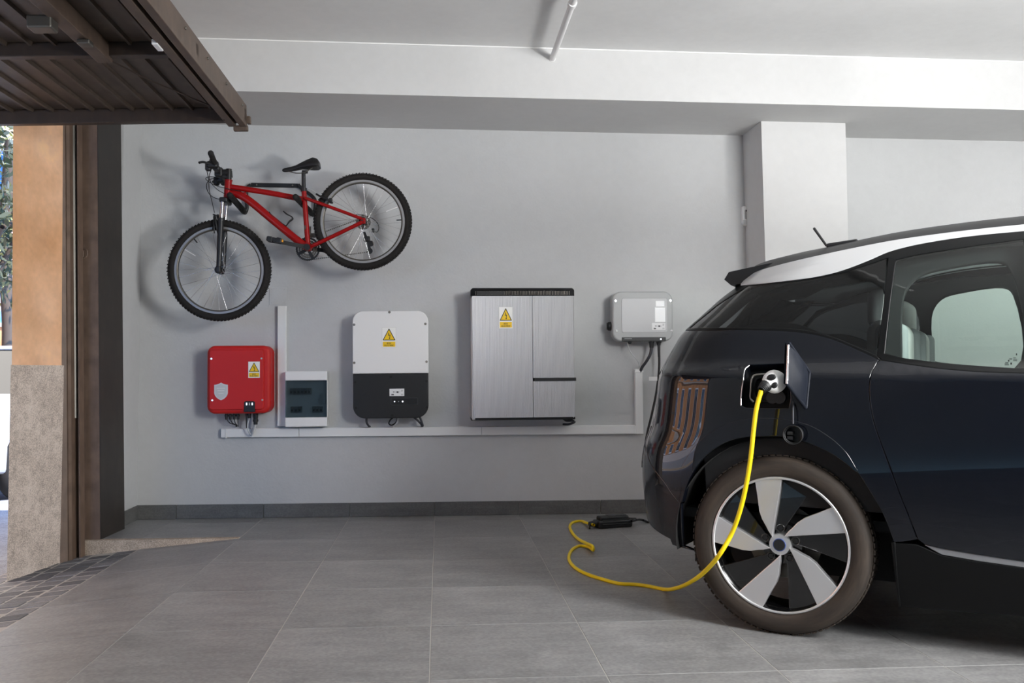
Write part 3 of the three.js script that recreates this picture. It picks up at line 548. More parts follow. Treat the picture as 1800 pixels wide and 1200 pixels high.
{
  const g = thing('bicycle', 'red hardtail mountain bike hanging on the wall', 'bicycle', V(bikeBase.x, onZ(386, 562, BZ).y, 0));
  const b = g.position, q = (x, y, z = BZ) => onZ(x, y, z).sub(b);
  const paint = M.redBike, blk = M.black;
  // frame
  const HT = q(401.5, 318), HB = q(399.5, 349), BB = q(541.5, 434), ST = q(534, 333), DR = q(638, 387), HW = 0.024;
  const oval = (pts, ry, rz, seg = 14) => {   // tube with an oval section, ry across in the bike's plane
    const c = new THREE.CatmullRomCurve3(pts, false, 'centripetal'), t = new THREE.TubeGeometry(c, pts.length * 8, 1, seg, false), n = pts.length * 8, P = t.attributes.position;
    for (let i = 0; i <= n; i++) { const o = c.getPointAt(i / n), tan = c.getTangentAt(i / n), z = V(0, 0, 1), s = V(0, 0, 0).crossVectors(tan, z).normalize(); for (let j = 0; j <= seg; j++) { const a = j / seg * Math.PI * 2, k = i * (seg + 1) + j, v = o.clone().addScaledVector(s, Math.cos(a) * ry).addScaledVector(z, Math.sin(a) * rz); P.setXYZ(k, v.x, v.y, v.z); } }
    t.computeVertexNormals(); return t;
  };
  obj('head_tube', [rod(HT, HB, 0.0235, 0.0245, 18), rod(HT.clone().add(V(0, 0.006, 0)), HT, 0.027, 0.027, 18), rod(HB, HB.clone().add(V(0, -0.004, 0)), 0.028, 0.028, 18)], paint, g);
  obj('top_tube', oval([q(402, 328), q(430, 332), q(480, 340), q(536, 351)], 0.019, 0.018), paint, g);
  obj('down_tube', oval([q(401, 340), q(416, 341), q(432, 348.5), q(480, 387), q(524, 423), q(541, 435)], 0.026, 0.022), paint, g);
  obj('seat_tube', rod(BB, ST, 0.0175, 0.0165, 18), paint, g);
  obj('seat_clamp', rod(ST.clone().add(V(0.001, -0.012, 0)), ST.clone().add(V(0, 0.008, 0)), 0.021, 0.021, 16), blk, g);
  for (const s of [1, -1]) {
    const zz = BZ + s * 0.055, in_ = BZ + s * 0.025;
    obj('seat_stay', tube([q(536, 348, in_), q(556, 355, BZ + s * 0.045), q(600, 371, zz), q(635, 384, zz)], 0.0115, 10), paint, g);
    obj('chain_stay', tube([q(544, 434, in_), q(562, 426, BZ + s * 0.045), q(600, 408, zz), q(637, 390, zz)], 0.0135, 10), paint, g);
    obj('dropout', [rbox(0.035, 0.04, 0.008, 0.006, q(638, 388, zz).x, q(638, 388, zz).y, zz)], paint, g);
  }
  obj('stay_bridge', rod(q(560, 357, BZ - 0.045), q(560, 357, BZ + 0.045), 0.008), paint, g);
  const bbg = new THREE.CylinderGeometry(0.026, 0.026, 0.075, 20).rotateX(Math.PI / 2); obj('bottom_bracket', bbg.translate(BB.x, BB.y, BB.z), paint, g);
  obj('gusset', [rbox(0.02, 0.02, 0.01, 0.004, q(431, 341).x, q(431, 341).y, BZ + 0.012), rbox(0.02, 0.014, 0.01, 0.004, q(510, 349.5).x, q(510, 349.5).y, BZ + 0.012)], paint, g);
  // fork
  const crown = q(396.5, 354);
  const fork = sub('fork', g);
  obj('fork_crown', [rbox(0.055, 0.036, 0.15, 0.012, crown.x, crown.y, BZ), rod(HB, crown, 0.022)], blk, fork);
  const HUBF = q(387, 476);
  for (const s of [1, -1]) {
    const z = BZ + s * 0.058, t = q(394.5, 356), m = q(392, 389), e = q(388.5, 470); for (const v of [t, m, e]) v.z = z;
    obj('stanchion', rod(t, m, 0.0145, 0.0145, 16), M.chrome, fork);
    obj('fork_leg', [rod(m.clone().add(V(0, 0.01, 0)), e, 0.0205, 0.017, 16), rod(m.clone().add(V(0, 0.012, 0)), m.clone().add(V(0, -0.01, 0)), 0.0225, 0.0225, 16), rbox(0.03, 0.045, 0.02, 0.008, HUBF.x, HUBF.y + 0.004, z)], blk, fork);
  }
  obj('fork_arch', tube([q(388, 395, BZ - 0.06), q(384, 383, BZ - 0.05), q(383, 379, BZ), q(384, 383, BZ + 0.05), q(388, 395, BZ + 0.06)], 0.011, 8), blk, fork);
  // wheels
  const trackM = std(0x9b9b9c, 0.5, 0.7);
  const wheel = (C, R, name, valveAt) => {
    const w = sub(name, g); w.position.copy(C);
    const prof = []; for (let i = 0; i <= 16; i++) { const a = i / 16 * Math.PI * 2; prof.push(new THREE.Vector2(R - 0.026 + Math.cos(a) * 0.026 * (Math.cos(a) > 0 ? 1 : 0.9), Math.sin(a) * 0.027)); }
    const tyre = [new THREE.LatheGeometry(prof, 72).rotateX(Math.PI / 2)];
    const kn = new THREE.BoxGeometry(0.008, 0.006, 0.012), kp = [];
    for (let i = 0; i < 90; i++) for (const [z, rr, o] of [[-0.022, R - 0.011, 0], [-0.008, R + 0.0005, 0.5], [0.008, R + 0.0005, 0], [0.022, R - 0.011, 0.5]]) kp.push(kn.clone().translate(0, rr, z).rotateZ((i + o) / 90 * Math.PI * 2));
    const ty = obj('tyre', tyre, M.rubber, w);
    obj('tread_knobs', kp, M.rubber, w).userData.kind = 'stuff';
    const ri = R - 0.058, rp = [[ri + 0.012, -0.013], [ri + 0.014, -0.014], [ri - 0.004, -0.0135], [ri - 0.011, -0.008], [ri - 0.012, 0.008], [ri - 0.004, 0.0135], [ri + 0.014, 0.014]].map(([a, c]) => new THREE.Vector2(a, c));
    obj('rim', new THREE.LatheGeometry(rp, 72).rotateX(Math.PI / 2), M.galv, w);
    for (const s of [-1, 1]) obj('brake_track', new THREE.RingGeometry(ri - 0.002, ri + 0.012, 72).translate(0, 0, s * 0.0148), trackM, w);
    obj('hub', [rod(V(0, 0, -0.05), V(0, 0, 0.05), 0.014, 0.014, 16), rod(V(0, 0, -0.034), V(0, 0, -0.030), 0.026, 0.026, 18), rod(V(0, 0, 0.030), V(0, 0, 0.034), 0.026, 0.026, 18), rod(V(0, 0, -0.066), V(0, 0, 0.066), 0.0055, 0.0055, 10)], blk, w);
    for (let i = 0; i < 32; i++) {
      const s = i % 2 ? 1 : -1, a = i / 32 * Math.PI * 2, lead = (Math.floor(i / 2) % 2 ? 1 : -1) * 1.15;
      obj('spoke', rod(V(Math.cos(a + lead) * 0.024, Math.sin(a + lead) * 0.024, s * 0.032), V(Math.cos(a) * (ri - 0.008), Math.sin(a) * (ri - 0.008), s * 0.003), 0.0011, 0.0011, 5), M.chrome, w);
    }
    obj('valve', rod(V(Math.cos(valveAt) * (ri - 0.01), Math.sin(valveAt) * (ri - 0.01), 0), V(Math.cos(valveAt) * (ri - 0.045), Math.sin(valveAt) * (ri - 0.045), 0), 0.004), blk, w);
    const rf = valveAt + 0.35; obj('wheel_reflector', rod(V(Math.cos(rf) * (ri - 0.015), Math.sin(rf) * (ri - 0.015), 0.006), V(Math.cos(rf) * (ri - 0.10), Math.sin(rf) * (ri - 0.10), 0.02), 0.0028), M.white, w);
    return w;
  };
  const FR = 87 / 1600 * 6.24, fc = q(386, 475), rc = q(638, 389.5);
  wheel(fc, FR, 'front_wheel', 2.25);
  wheel(rc, 84.6 / 1600 * 6.24, 'rear_wheel', 0.06);
  // steering: stem, spacers, bar across the wall normal, grips, levers
  const bc = q(385, 303), far = BZ - 0.27;
  obj('stem', [rod(q(402, 318), q(402.5, 297), 0.0195, 0.019, 16), rod(q(402, 303), bc, 0.022, 0.021, 14), rod(q(402.5, 312), bc.clone().add(V(0.01, -0.02, 0)), 0.018, 0.016, 14), rbox(0.055, 0.065, 0.055, 0.014, bc.x, bc.y, BZ), rod(q(405.5, 301, BZ), q(406.5, 312, BZ), 0.01)], blk, g);
  const nb = q(377, 286, BZ + 0.19), ne = q(370.5, 269.5, BZ + 0.31), fb = q(391, 314, BZ - 0.16), fe = q(395, 317, far);
  obj('handlebar', tube([ne, nb, bc.clone().add(V(0, 0, 0.05)), bc.clone().add(V(0, 0, -0.05)), fb, fe], 0.016, 10), blk, g);
  const grip = (a, e) => obj('grip', [rod(a, e, 0.0185, 0.0185, 14), new THREE.SphereGeometry(0.0195, 12, 8).translate(e.x, e.y, e.z), rod(a, a.clone().lerp(e, 0.1), 0.02, 0.02, 14)], M.blackMatte, g);
  grip(nb, ne); grip(fb, fe);
  for (const [p, s, z] of [[q(374, 290, BZ + 0.17), 1, 0.17], [q(388, 316, BZ - 0.12), 0.8, -0.12]]) {
    obj('shifter', [rbox(0.075 * s, 0.05, 0.06, 0.018, p.x, p.y, p.z), rbox(0.04, 0.06, 0.04, 0.015, p.x - 0.028, p.y - 0.012, p.z), rbox(0.045, 0.035, 0.04, 0.012, p.x + 0.02, p.y - 0.018, p.z - 0.02), rod(p, p.clone().add(V(0.035, 0.02, 0.0)), 0.009, 0.006), rod(p, p.clone().add(V(-0.02, 0.035, 0)), 0.006, 0.004)], blk, g);
    obj('brake_lever', tube([p.clone().add(V(0, 0.0, 0.02)), p.clone().add(V(-0.03, 0.006, 0.03)), p.clone().add(V(-0.05, 0.008, 0.05 * Math.sign(z))), p.clone().add(V(-0.07, -0.002, 0.07 * Math.sign(z)))], 0.008, 8), blk, g);
  }
  const hose = (pts, r = 0.0026) => obj('cable_housing', tube(pts.map((p) => q(...p)), r, 6), blk, g);
  hose([[363, 297, BZ + 0.17], [366.5, 315, BZ + 0.12], [368, 335, BZ + 0.06], [372, 352, BZ + 0.03], [377, 374, BZ]]);
  hose([[371, 300, BZ + 0.17], [368, 308, BZ + 0.16], [371, 321, BZ + 0.1], [382, 333, BZ + 0.06], [395, 340.5, BZ + 0.03]]);
  hose([[380, 311, BZ - 0.12], [366, 311, BZ - 0.05], [361.5, 314, BZ], [368, 320, BZ + 0.04], [382, 327, BZ + 0.05], [400, 331.5, BZ + 0.045], [424, 336, BZ + 0.035]]);
  hose([[380, 312, BZ - 0.1], [368, 316, BZ - 0.05], [363, 326, BZ], [366, 338, BZ + 0.02], [374, 346, BZ + 0.03], [386, 350, BZ + 0.03], [395, 350, BZ + 0.02]]);
  // brakes
  obj('front_brake', [tube([q(385, 415, BZ + 0.05), q(381, 400, BZ + 0.06), q(378, 380, BZ + 0.05), q(376, 377, BZ + 0.03)], 0.007, 6), tube([q(377, 410, BZ + 0.045), q(376, 395, BZ + 0.05), q(376, 380, BZ + 0.03)], 0.005, 6), rbox(0.03, 0.02, 0.014, 0.004, q(379, 403).x, q(379, 403).y, BZ + 0.03), rod(q(374, 377, BZ), q(385, 379, BZ), 0.003)], blk, g);
  obj('rear_brake', [tube([q(585, 357, BZ + 0.06), q(575, 350, BZ + 0.06), q(563, 345, BZ + 0.05), q(556, 341, BZ + 0.03)], 0.007, 6), rbox(0.035, 0.02, 0.03, 0.005, q(573, 351).x, q(573, 351).y, BZ + 0.03), rbox(0.02, 0.035, 0.03, 0.005, q(583, 355).x, q(583, 355).y, BZ + 0.045)], blk, g);
  obj('brake_cable', tube([q(541, 331), q(550, 335, BZ + 0.02), q(556, 339, BZ + 0.03)], 0.002, 5), M.lightGrey, g);
  // seat
  obj('seat_post', [rod(ST, q(533.5, 303), 0.0135, 0.0135, 14), rbox(0.04, 0.02, 0.03, 0.006, q(536, 302).x, q(536, 302).y, BZ)], blk, g);
  {
    const sec = [[496.5, 299, 0.016, 0.020], [500, 298.5, 0.028, 0.030], [510, 297, 0.032, 0.040], [520, 294.5, 0.036, 0.05], [530, 290.5, 0.046, 0.075], [540, 288, 0.066, 0.11], [550, 286, 0.082, 0.14], [558, 287, 0.070, 0.15], [562, 289, 0.036, 0.13]];
    const n = 14, pos = [], idx = [];
    for (const [x, y, h, w] of sec) { const c = q(x, y); for (let j = 0; j < n; j++) { const a = j / n * Math.PI * 2, cy = Math.sin(a), cz = Math.cos(a); pos.push(c.x, c.y + cy * h / 2 * (cy < 0 ? 1 : 0.85) - Math.abs(cz) ** 3 * h * 0.35, BZ + cz * w / 2); } }
    for (let i = 0; i < sec.length - 1; i++) for (let j = 0; j < n; j++) { const k = (j + 1) % n, a = i * n + j, e = i * n + k, c = a + n, d = e + n; idx.push(a, c, e, e, c, d); }
    for (const [o, f] of [[0, 1], [(sec.length - 1) * n, 0]]) for (let j = 1; j < n - 1; j++) idx.push(o, f ? o + j : o + j + 1, f ? o + j + 1 : o + j);
    const sg = new THREE.BufferGeometry(); sg.setAttribute('position', new THREE.Float32BufferAttribute(pos, 3)); sg.setIndex(idx); sg.computeVertexNormals();
    obj('saddle', sg, phys({ color: 0x151517, roughness: 0.5 }), g);
    for (const s of [-1, 1]) obj('saddle_rail', tube([q(505, 300, BZ + s * 0.008), q(520, 304, BZ + s * 0.02), q(535, 303, BZ + s * 0.022), q(553, 292, BZ + s * 0.022)], 0.0035, 6), M.galv, g);
  }
  // drivetrain on the wall side, one crank towards the room
  const crank = sub('crankset', g);
  const ringC = q(539.5, 436); const rings = [[0.084, -0.045], [0.066, -0.052], [0.05, -0.058]];
  for (const [r, z] of rings) {
    const s = new THREE.Shape(), T = Math.round(r * 500); for (let i = 0; i < T * 2; i++) { const a = i / (T * 2) * Math.PI * 2, rr = r + (i % 2 ? 0.0 : -0.006); i ? s.lineTo(Math.cos(a) * rr, Math.sin(a) * rr) : s.moveTo(Math.cos(a) * rr, Math.sin(a) * rr); }
    const h = new THREE.Path(); h.absarc(0, 0, r - 0.016, 0, Math.PI * 2, true); s.holes.push(h);
    obj('chainring', new THREE.ExtrudeGeometry(s, { depth: 0.003, bevelEnabled: false, curveSegments: 40 }).translate(ringC.x, ringC.y, BZ + z), r > 0.08 ? blk : M.galv, crank);
  }
  obj('ring_spider', Array.from({ length: 4 }, (_, i) => bar(V(0, 0, 0), V(Math.cos(i * 1.571 + 0.5) * 0.075, Math.sin(i * 1.571 + 0.5) * 0.075, 0), 0.02, 0.006).translate(ringC.x, ringC.y, BZ - 0.048)), blk, crank);
  const pe = q(493, 425.5, BZ + 0.085), b1 = q(539.5, 434, BZ + 0.06);
  obj('crank_arm', [bar(b1, pe, 0.026, 0.014), rod(b1.clone().add(V(0, 0, -0.012)), b1.clone().add(V(0, 0, 0.012)), 0.021, 0.021, 18), rod(pe.clone().add(V(0, 0, -0.008)), pe.clone().add(V(0, 0, 0.008)), 0.014, 0.014, 14)], blk, crank);
  const b2 = q(541, 436, BZ - 0.07), pe2 = q(577, 441, BZ - 0.085);
  obj('crank_arm', [bar(b2, pe2, 0.028, 0.014), rod(pe2.clone().add(V(0, 0, -0.008)), pe2.clone().add(V(0, 0, 0.008)), 0.014, 0.014, 14)], blk, crank);
  for (const [p, s] of [[q(484, 422.5, BZ + 0.13), 1], [q(580, 441, BZ - 0.13), -1]]) {
    const pd = sub('pedal', g); pd.position.copy(p); pd.rotation.z = -0.14;
    obj('pedal_cage', [rbox(0.1, 0.028, 0.012, 0.004, 0, 0, 0.042), rbox(0.1, 0.028, 0.012, 0.004, 0, 0, -0.042), rbox(0.012, 0.028, 0.09, 0.004, 0.045, 0, 0), rbox(0.012, 0.028, 0.09, 0.004, -0.045, 0, 0), rbox(0.035, 0.02, 0.09, 0.006, 0, 0, 0), rbox(0.03, 0.034, 0.014, 0.003, -0.03, 0, 0.044), rbox(0.03, 0.034, 0.014, 0.003, 0.03, 0, 0.044)], blk, pd);
    obj('pedal_reflector', rbox(0.008, 0.016, 0.03, 0.002, 0.052, 0, 0.03), std(0xf0a010, 0.4), pd);
  }
  obj('cassette', [0.05, 0.044, 0.038, 0.032, 0.027].map((r, i) => rod(V(rc.x, rc.y, BZ - 0.03 - i * 0.0045), V(rc.x, rc.y, BZ - 0.0325 - i * 0.0045), r, r, 28)), M.galv, g);
  obj('front_derailleur', [rbox(0.05, 0.03, 0.018, 0.006, q(548, 412).x, q(548, 412).y, BZ - 0.045), rbox(0.012, 0.06, 0.012, 0.004, q(544, 404).x, q(544, 404).y, BZ - 0.035), rod(q(536, 400, BZ), q(538.5, 400, BZ), 0.021, 0.021, 16)], M.galv, g);
  const dj = [q(645, 420, BZ - 0.06), q(652, 428, BZ - 0.06), q(650, 441, BZ - 0.06)];
  obj('rear_derailleur', [bar(dj[0], q(640, 408, BZ - 0.06), 0.018, 0.02), rbox(0.045, 0.04, 0.03, 0.01, dj[0].x, dj[0].y, dj[0].z), bar(dj[0].clone().lerp(dj[1], 0.3), dj[2], 0.02, 0.02), ...dj.slice(1).map((p) => rod(p.clone().add(V(0, 0, -0.006)), p.clone().add(V(0, 0, 0.006)), 0.02, 0.02, 14)), rbox(0.02, 0.03, 0.02, 0.006, q(655, 403).x, q(655, 403).y, BZ - 0.05)], blk, g);
  hose([[615, 378, BZ - 0.05], [640, 378, BZ - 0.08], [660, 388, BZ - 0.09], [666, 400, BZ - 0.08], [662, 408, BZ - 0.06], [654, 404, BZ - 0.05]], 0.0028);
  {
    const link = new THREE.BoxGeometry(0.009, 0.007, 0.006), cl = (a, e) => { const d = e.clone().sub(a), n = Math.floor(d.length() / 0.0127), an = Math.atan2(d.y, d.x); return Array.from({ length: n }, (_, i) => { const p = a.clone().addScaledVector(d, (i + 0.5) / n); return link.clone().rotateZ(an).translate(p.x, p.y, p.z); }); };
    const z = BZ - 0.045; obj('chain', [...cl(q(545, 456.5, z), q(649, 442.5, z)), ...cl(q(548, 416, z), q(636, 383, z))], M.galv, g).userData.kind = 'stuff';
  }
  // bottle cage
  const cage = (pts) => tube(pts.map((p) => q(...p)), 0.0035, 6);
  obj('bottle_cage', [cage([[473, 372, BZ + 0.01], [478, 379, BZ + 0.012], [492, 390, BZ + 0.01], [503, 397, BZ + 0.01]]), cage([[503, 397, BZ + 0.02], [509, 390, BZ + 0.035], [515, 385, BZ + 0.035], [513, 381, BZ + 0.03], [506, 377, BZ + 0.02], [498, 371, BZ + 0.01]]), cage([[503, 397, BZ - 0.02], [508, 389, BZ - 0.03], [514, 383, BZ - 0.035], [511, 380, BZ - 0.03], [503, 376, BZ - 0.02], [498, 371, BZ]])], blk, g);
}
// ---------------------------------------------------------------- the car
const CAR_TURN = 33.7 * Math.PI / 180, HALF = 0.87;
const eU = V(Math.cos(CAR_TURN), 0, Math.sin(CAR_TURN)), eW = V(-Math.sin(CAR_TURN), 0, Math.cos(CAR_TURN));
const wheelFace = onY(1369, 958, 0.35), WHEEL_W = -0.035;
const carO = wheelFace.clone().addScaledVector(eW, -WHEEL_W).setY(0);
const toWorld = (p) => carO.clone().addScaledVector(eU, p.x).addScaledVector(eW, p.z).add(V(0, p.y, 0));
const toCar = (P) => { const d = P.clone().sub(carO); return V(d.dot(eU), d.y, d.dot(eW)); };
function carAtW(x, y, w) { const d = ray(x, y), t = (w - EYE.clone().sub(carO).dot(eW)) / d.dot(eW); return toCar(EYE.clone().addScaledVector(d, t)); }
function table(rows) {   // smooth interpolation through rows [x, value]
  const n = rows.length, m = rows.map((_, i) => { const a = rows[Math.max(0, i - 1)], b = rows[Math.min(n - 1, i + 1)]; return (b[1] - a[1]) / (b[0] - a[0]); });
  return (x) => {
    if (x <= rows[0][0]) return rows[0][1] + m[0] * (x - rows[0][0]);
    if (x >= rows[n - 1][0]) return rows[n - 1][1] + m[n - 1] * (x - rows[n - 1][0]);
    let i = 0; while (x > rows[i + 1][0]) i++;
    const h = rows[i + 1][0] - rows[i][0], t = (x - rows[i][0]) / h, t2 = t * t, t3 = t2 * t;
    return (2 * t3 - 3 * t2 + 1) * rows[i][1] + (t3 - 2 * t2 + t) * h * m[i] + (-2 * t3 + 3 * t2) * rows[i + 1][1] + (t3 - t2) * h * m[i + 1];
  };
}
const sideT = table([[0.12, -0.09], [0.22, -0.05], [0.32, -0.022], [0.45, -0.008], [0.6, -0.002], [0.75, 0], [0.9, -0.003], [0.98, -0.007], [1.01, -0.011], [1.03, -0.021], [1.05, -0.041], [1.07, -0.057], [1.12, -0.076], [1.2, -0.102], [1.3, -0.138], [1.4, -0.178], [1.5, -0.225], [1.56, -0.27], [1.62, -0.34]]);
const rearT = table([[0.12, 0.55], [0.3, 0.625], [0.45, 0.65], [0.6, 0.66], [0.7, 0.648], [0.8, 0.61], [0.94, 0.592], [1.05, 0.578], [1.12, 0.55], [1.2, 0.505], [1.3, 0.40], [1.4, 0.295], [1.5, 0.18], [1.56, 0.10], [1.62, 0.0]]);
const frontT = table([[0.12, 3.1], [0.3, 3.28], [0.5, 3.33], [0.7, 3.28], [0.85, 3.12], [0.95, 2.95], [1.03, 2.76], [1.1, 2.62], [1.2, 2.46], [1.3, 2.28], [1.4, 2.08], [1.5, 1.86], [1.56, 1.68], [1.62, 1.4]]);
const RR = 0.34, RF = 0.3;
function surf(s, y) {
  const W = sideT(y), R = rearT(y), F = frontT(y), rs = -(R - RR), fs = F - RF;
  let u = s, w = W;
  if (s < rs) { const a = (rs - s) / RR; if (a < Math.PI / 2) { u = rs - RR * Math.sin(a); w = W - RR * (1 - Math.cos(a)); } else { u = -R; w = W - RR - (a - Math.PI / 2) * RR; } }
  else if (s > fs) { const a = (s - fs) / RF; if (a < Math.PI / 2) { u = fs + RF * Math.sin(a); w = W - RF * (1 - Math.cos(a)); } else { u = F; w = W - RF - (a - Math.PI / 2) * RF; } }
  const q = (w + HALF) / (HALF + W);
  if (s < rs) u -= 0.02 * (1 - q * q); else if (s > fs) u += 0.16 * (1 - q * q);
  w -= 0.010 * (u - 0.9) ** 2 * Math.max(0, q);
  return V(u, y, w);
}
function surfN(s, y) { const e = 1e-3; return surf(s + e, y).sub(surf(s - e, y)).cross(surf(s, y + e).sub(surf(s, y - e))).normalize(); }
const S = (s, y) => [s, y];
const A = (deg, y) => [-(rearT(y) - RR) - RR * deg * Math.PI / 180, y];        // on the rear corner
const AF = (deg, y) => [frontT(y) - RF + RF * deg * Math.PI / 180, y];
const midR = (y) => [-(rearT(y) - RR) - RR * Math.PI / 2 - (HALF + sideT(y) - RR), y];
const midF = (y) => [frontT(y) - RF + RF * Math.PI / 2 + (HALF + sideT(y) - RF), y];
function p(x, y) {   // the point of the near flank seen at this pixel of the photograph
  const g = carAtW(x, y, -0.05); let s = g.x, h = g.y;
  for (let k = 0; k < 40; k++) {
    const f = (a, b) => project(toWorld(surf(a, b))), o = f(s, h), e = 1e-4, a = f(s + e, h), b = f(s, h + e);
    const j = [(a[0] - o[0]) / e, (b[0] - o[0]) / e, (a[1] - o[1]) / e, (b[1] - o[1]) / e], D = j[0] * j[3] - j[1] * j[2], dx = x - o[0], dy = y - o[1];
    if (Math.abs(D) < 1) break;
    let ds = (dx * j[3] - dy * j[1]) / D, dh = (j[0] * dy - j[2] * dx) / D; const m = Math.max(Math.abs(ds), Math.abs(dh)); if (m > 0.08) { ds *= 0.08 / m; dh *= 0.08 / m; }
    s += ds; h += dh; if (m < 1e-5) break;
  }
  return [s, h];
}
const P = (...a) => a.map(([x, y]) => p(x, y));
function smooth(pts, per = 6) { const c = new THREE.CatmullRomCurve3(pts.map(([a, b]) => V(a, b, 0)), false, 'centripetal'); return c.getPoints(pts.length * per).map((v) => [v.x, v.y]); }
function dense(loop, L) { const o = []; loop.forEach((a, i) => { const b = loop[(i + 1) % loop.length], d = Math.hypot(b[0] - a[0], b[1] - a[1]); if (d < 1e-5) return; const n = Math.max(1, Math.ceil(d / L)); for (let k = 0; k < n; k++) o.push([a[0] + (b[0] - a[0]) * k / n, a[1] + (b[1] - a[1]) * k / n]); }); return o; }
const area = (l) => l.reduce((s, a, i) => { const b = l[(i + 1) % l.length]; return s + a[0] * b[1] - b[0] * a[1]; }, 0) / 2;
function edgeNormals(l) { return l.map((q, i) => { const a = l[(i + l.length - 1) % l.length], b = l[(i + 1) % l.length]; let x = b[1] - a[1], y = -(b[0] - a[0]); const n = Math.hypot(x, y) || 1; return [x / n, y / n]; }); }
// a body panel cut from the car's surface: outline and holes in surface coordinates, rounded edge, returned with its own thickness
function panel(outer, { holes = [], off = 0, thick = 0.014, bevel = 0.003, inset = 0.004, L = 0.035, far = false, rim = true, holeDepth } = {}) {
  let loops = [outer, ...holes].map((l, k) => { let d = dense(l, L); if ((area(d) < 0) !== (k > 0)) d.reverse(); return d; });
  const norms = loops.map(edgeNormals);
  loops = loops.map((l, k) => l.map((q, i) => [q[0] - norms[k][i][0] * inset, q[1] - norms[k][i][1] * inset]));
  const vec = loops.map((l) => l.map(([x, y]) => new THREE.Vector2(x, y)));
  const v = loops.flat().map((q) => q.slice()); let tris = THREE.ShapeUtils.triangulateShape(vec[0], vec.slice(1)).map((t) => [...t]);
  for (let pass = 0; pass < 7; pass++) {
    const mids = new Map(), key = (a, b) => (a < b ? a * 1e6 + b : b * 1e6 + a);
    const mid = (a, b) => { if (Math.hypot(v[a][0] - v[b][0], v[a][1] - v[b][1]) < L * 1.4) return -1; const k = key(a, b); if (!mids.has(k)) { mids.set(k, v.length); v.push([(v[a][0] + v[b][0]) / 2, (v[a][1] + v[b][1]) / 2]); } return mids.get(k); };
    const out = [];
    for (const [a, b, c] of tris) {
      const x = mid(a, b), y = mid(b, c), z = mid(c, a);
      if (x < 0 && y < 0 && z < 0) out.push([a, b, c]);
      else if (x >= 0 && y >= 0 && z >= 0) out.push([a, x, z], [x, b, y], [z, y, c], [x, y, z]);
      else if (x >= 0 && y >= 0) out.push([x, b, y], [a, x, y], [a, y, c]);
      else if (y >= 0 && z >= 0) out.push([y, c, z], [b, y, z], [b, z, a]);
      else if (z >= 0 && x >= 0) out.push([z, a, x], [c, z, x], [c, x, b]);
      else if (x >= 0) out.push([a, x, c], [x, b, c]);
      else if (y >= 0) out.push([b, y, a], [y, c, a]);
      else out.push([c, z, b], [z, a, b]);
    }
    tris = out; if (!mids.size) break;
  }
  const pos = [], nor = [], idx = [];
  const add = (q, n) => { pos.push(q.x, q.y, far ? -2 * HALF - q.z : q.z); nor.push(n.x, n.y, far ? -n.z : n.z); return pos.length / 3 - 1; };
  for (const [s, y] of v) { const n = surfN(s, y); add(surf(s, y).addScaledVector(n, off), n); }
  for (const [a, b, c] of tris) far ? idx.push(a, c, b) : idx.push(a, b, c);
  if (rim) loops.forEach((l, k) => {
    const dep = k && holeDepth ? holeDepth : thick, rows = l.map(([s, y], i) => {
      const [nx, ny] = norms[k][i], n = surfN(s, y), q = surf(s, y).addScaledVector(n, off), t = surf(s + nx * bevel, y + ny * bevel).sub(surf(s, y)).normalize();
      const q1 = surf(s + nx * bevel, y + ny * bevel).addScaledVector(n, off - bevel), q2 = q1.clone().addScaledVector(n, bevel - dep), h = n.clone().add(t).normalize();
      return [add(q, n), add(q1, h), add(q1, t), add(q2, t)];
    });
    rows.forEach((a, i) => { const b = rows[(i + 1) % rows.length]; for (const [m, o] of [[0, 1], [2, 3]]) { const t = [a[m], a[o], b[m], b[m], a[o], b[o]]; if (far) t.reverse(); idx.push(...t); } });
  });
  const g = new THREE.BufferGeometry(); g.setAttribute('position', new THREE.Float32BufferAttribute(pos, 3)); g.setAttribute('normal', new THREE.Float32BufferAttribute(nor, 3)); g.setIndex(idx);
  const uv = new Float32Array(pos.length / 3 * 2); for (let i = 0; i < uv.length / 2; i++) { uv[2 * i] = pos[3 * i]; uv[2 * i + 1] = pos[3 * i + 1]; } g.setAttribute('uv', new THREE.BufferAttribute(uv, 2));
  return g;
}
const paintCar = phys({ color: 0x0b0e16, roughness: 0.35, metalness: 0.2, specularIntensity: 0.15, clearcoat: 1, clearcoatRoughness: 0.02 });
const trimBlack = phys({ color: 0x08090a, roughness: 0.3, specularIntensity: 0.55 });
const trimMatte = phys({ color: 0x08090a, roughness: 0.45, specularIntensity: 0.4 });
const silverBand = phys({ color: 0xb9babb, roughness: 0.4, metalness: 0.1, clearcoat: 0.4, clearcoatRoughness: 0.1 });
const glassDark = phys({ color: 0x6a6e70, roughness: 0.02, transmission: 1, thickness: 0, ior: 1.5 });
const glassClear = phys({ color: 0xe6f2ec, roughness: 0.02, transmission: 1, thickness: 0, ior: 1.5 });
const cabin = std(0x17181a, 0.85), seatCloth = std(0xd2d4d2, 0.85), seatGrey = std(0x9a9ea0, 0.85);
const carbon = phys({ color: 0x1c1d1f, roughness: 0.5, specularIntensity: 0.5, clearcoat: 0.15, clearcoatRoughness: 0.2 });
const car = thing('electric_car', 'dark blue electric hatchback plugged in beside the grey charger', 'car', carO);
car.rotation.y = -CAR_TURN;
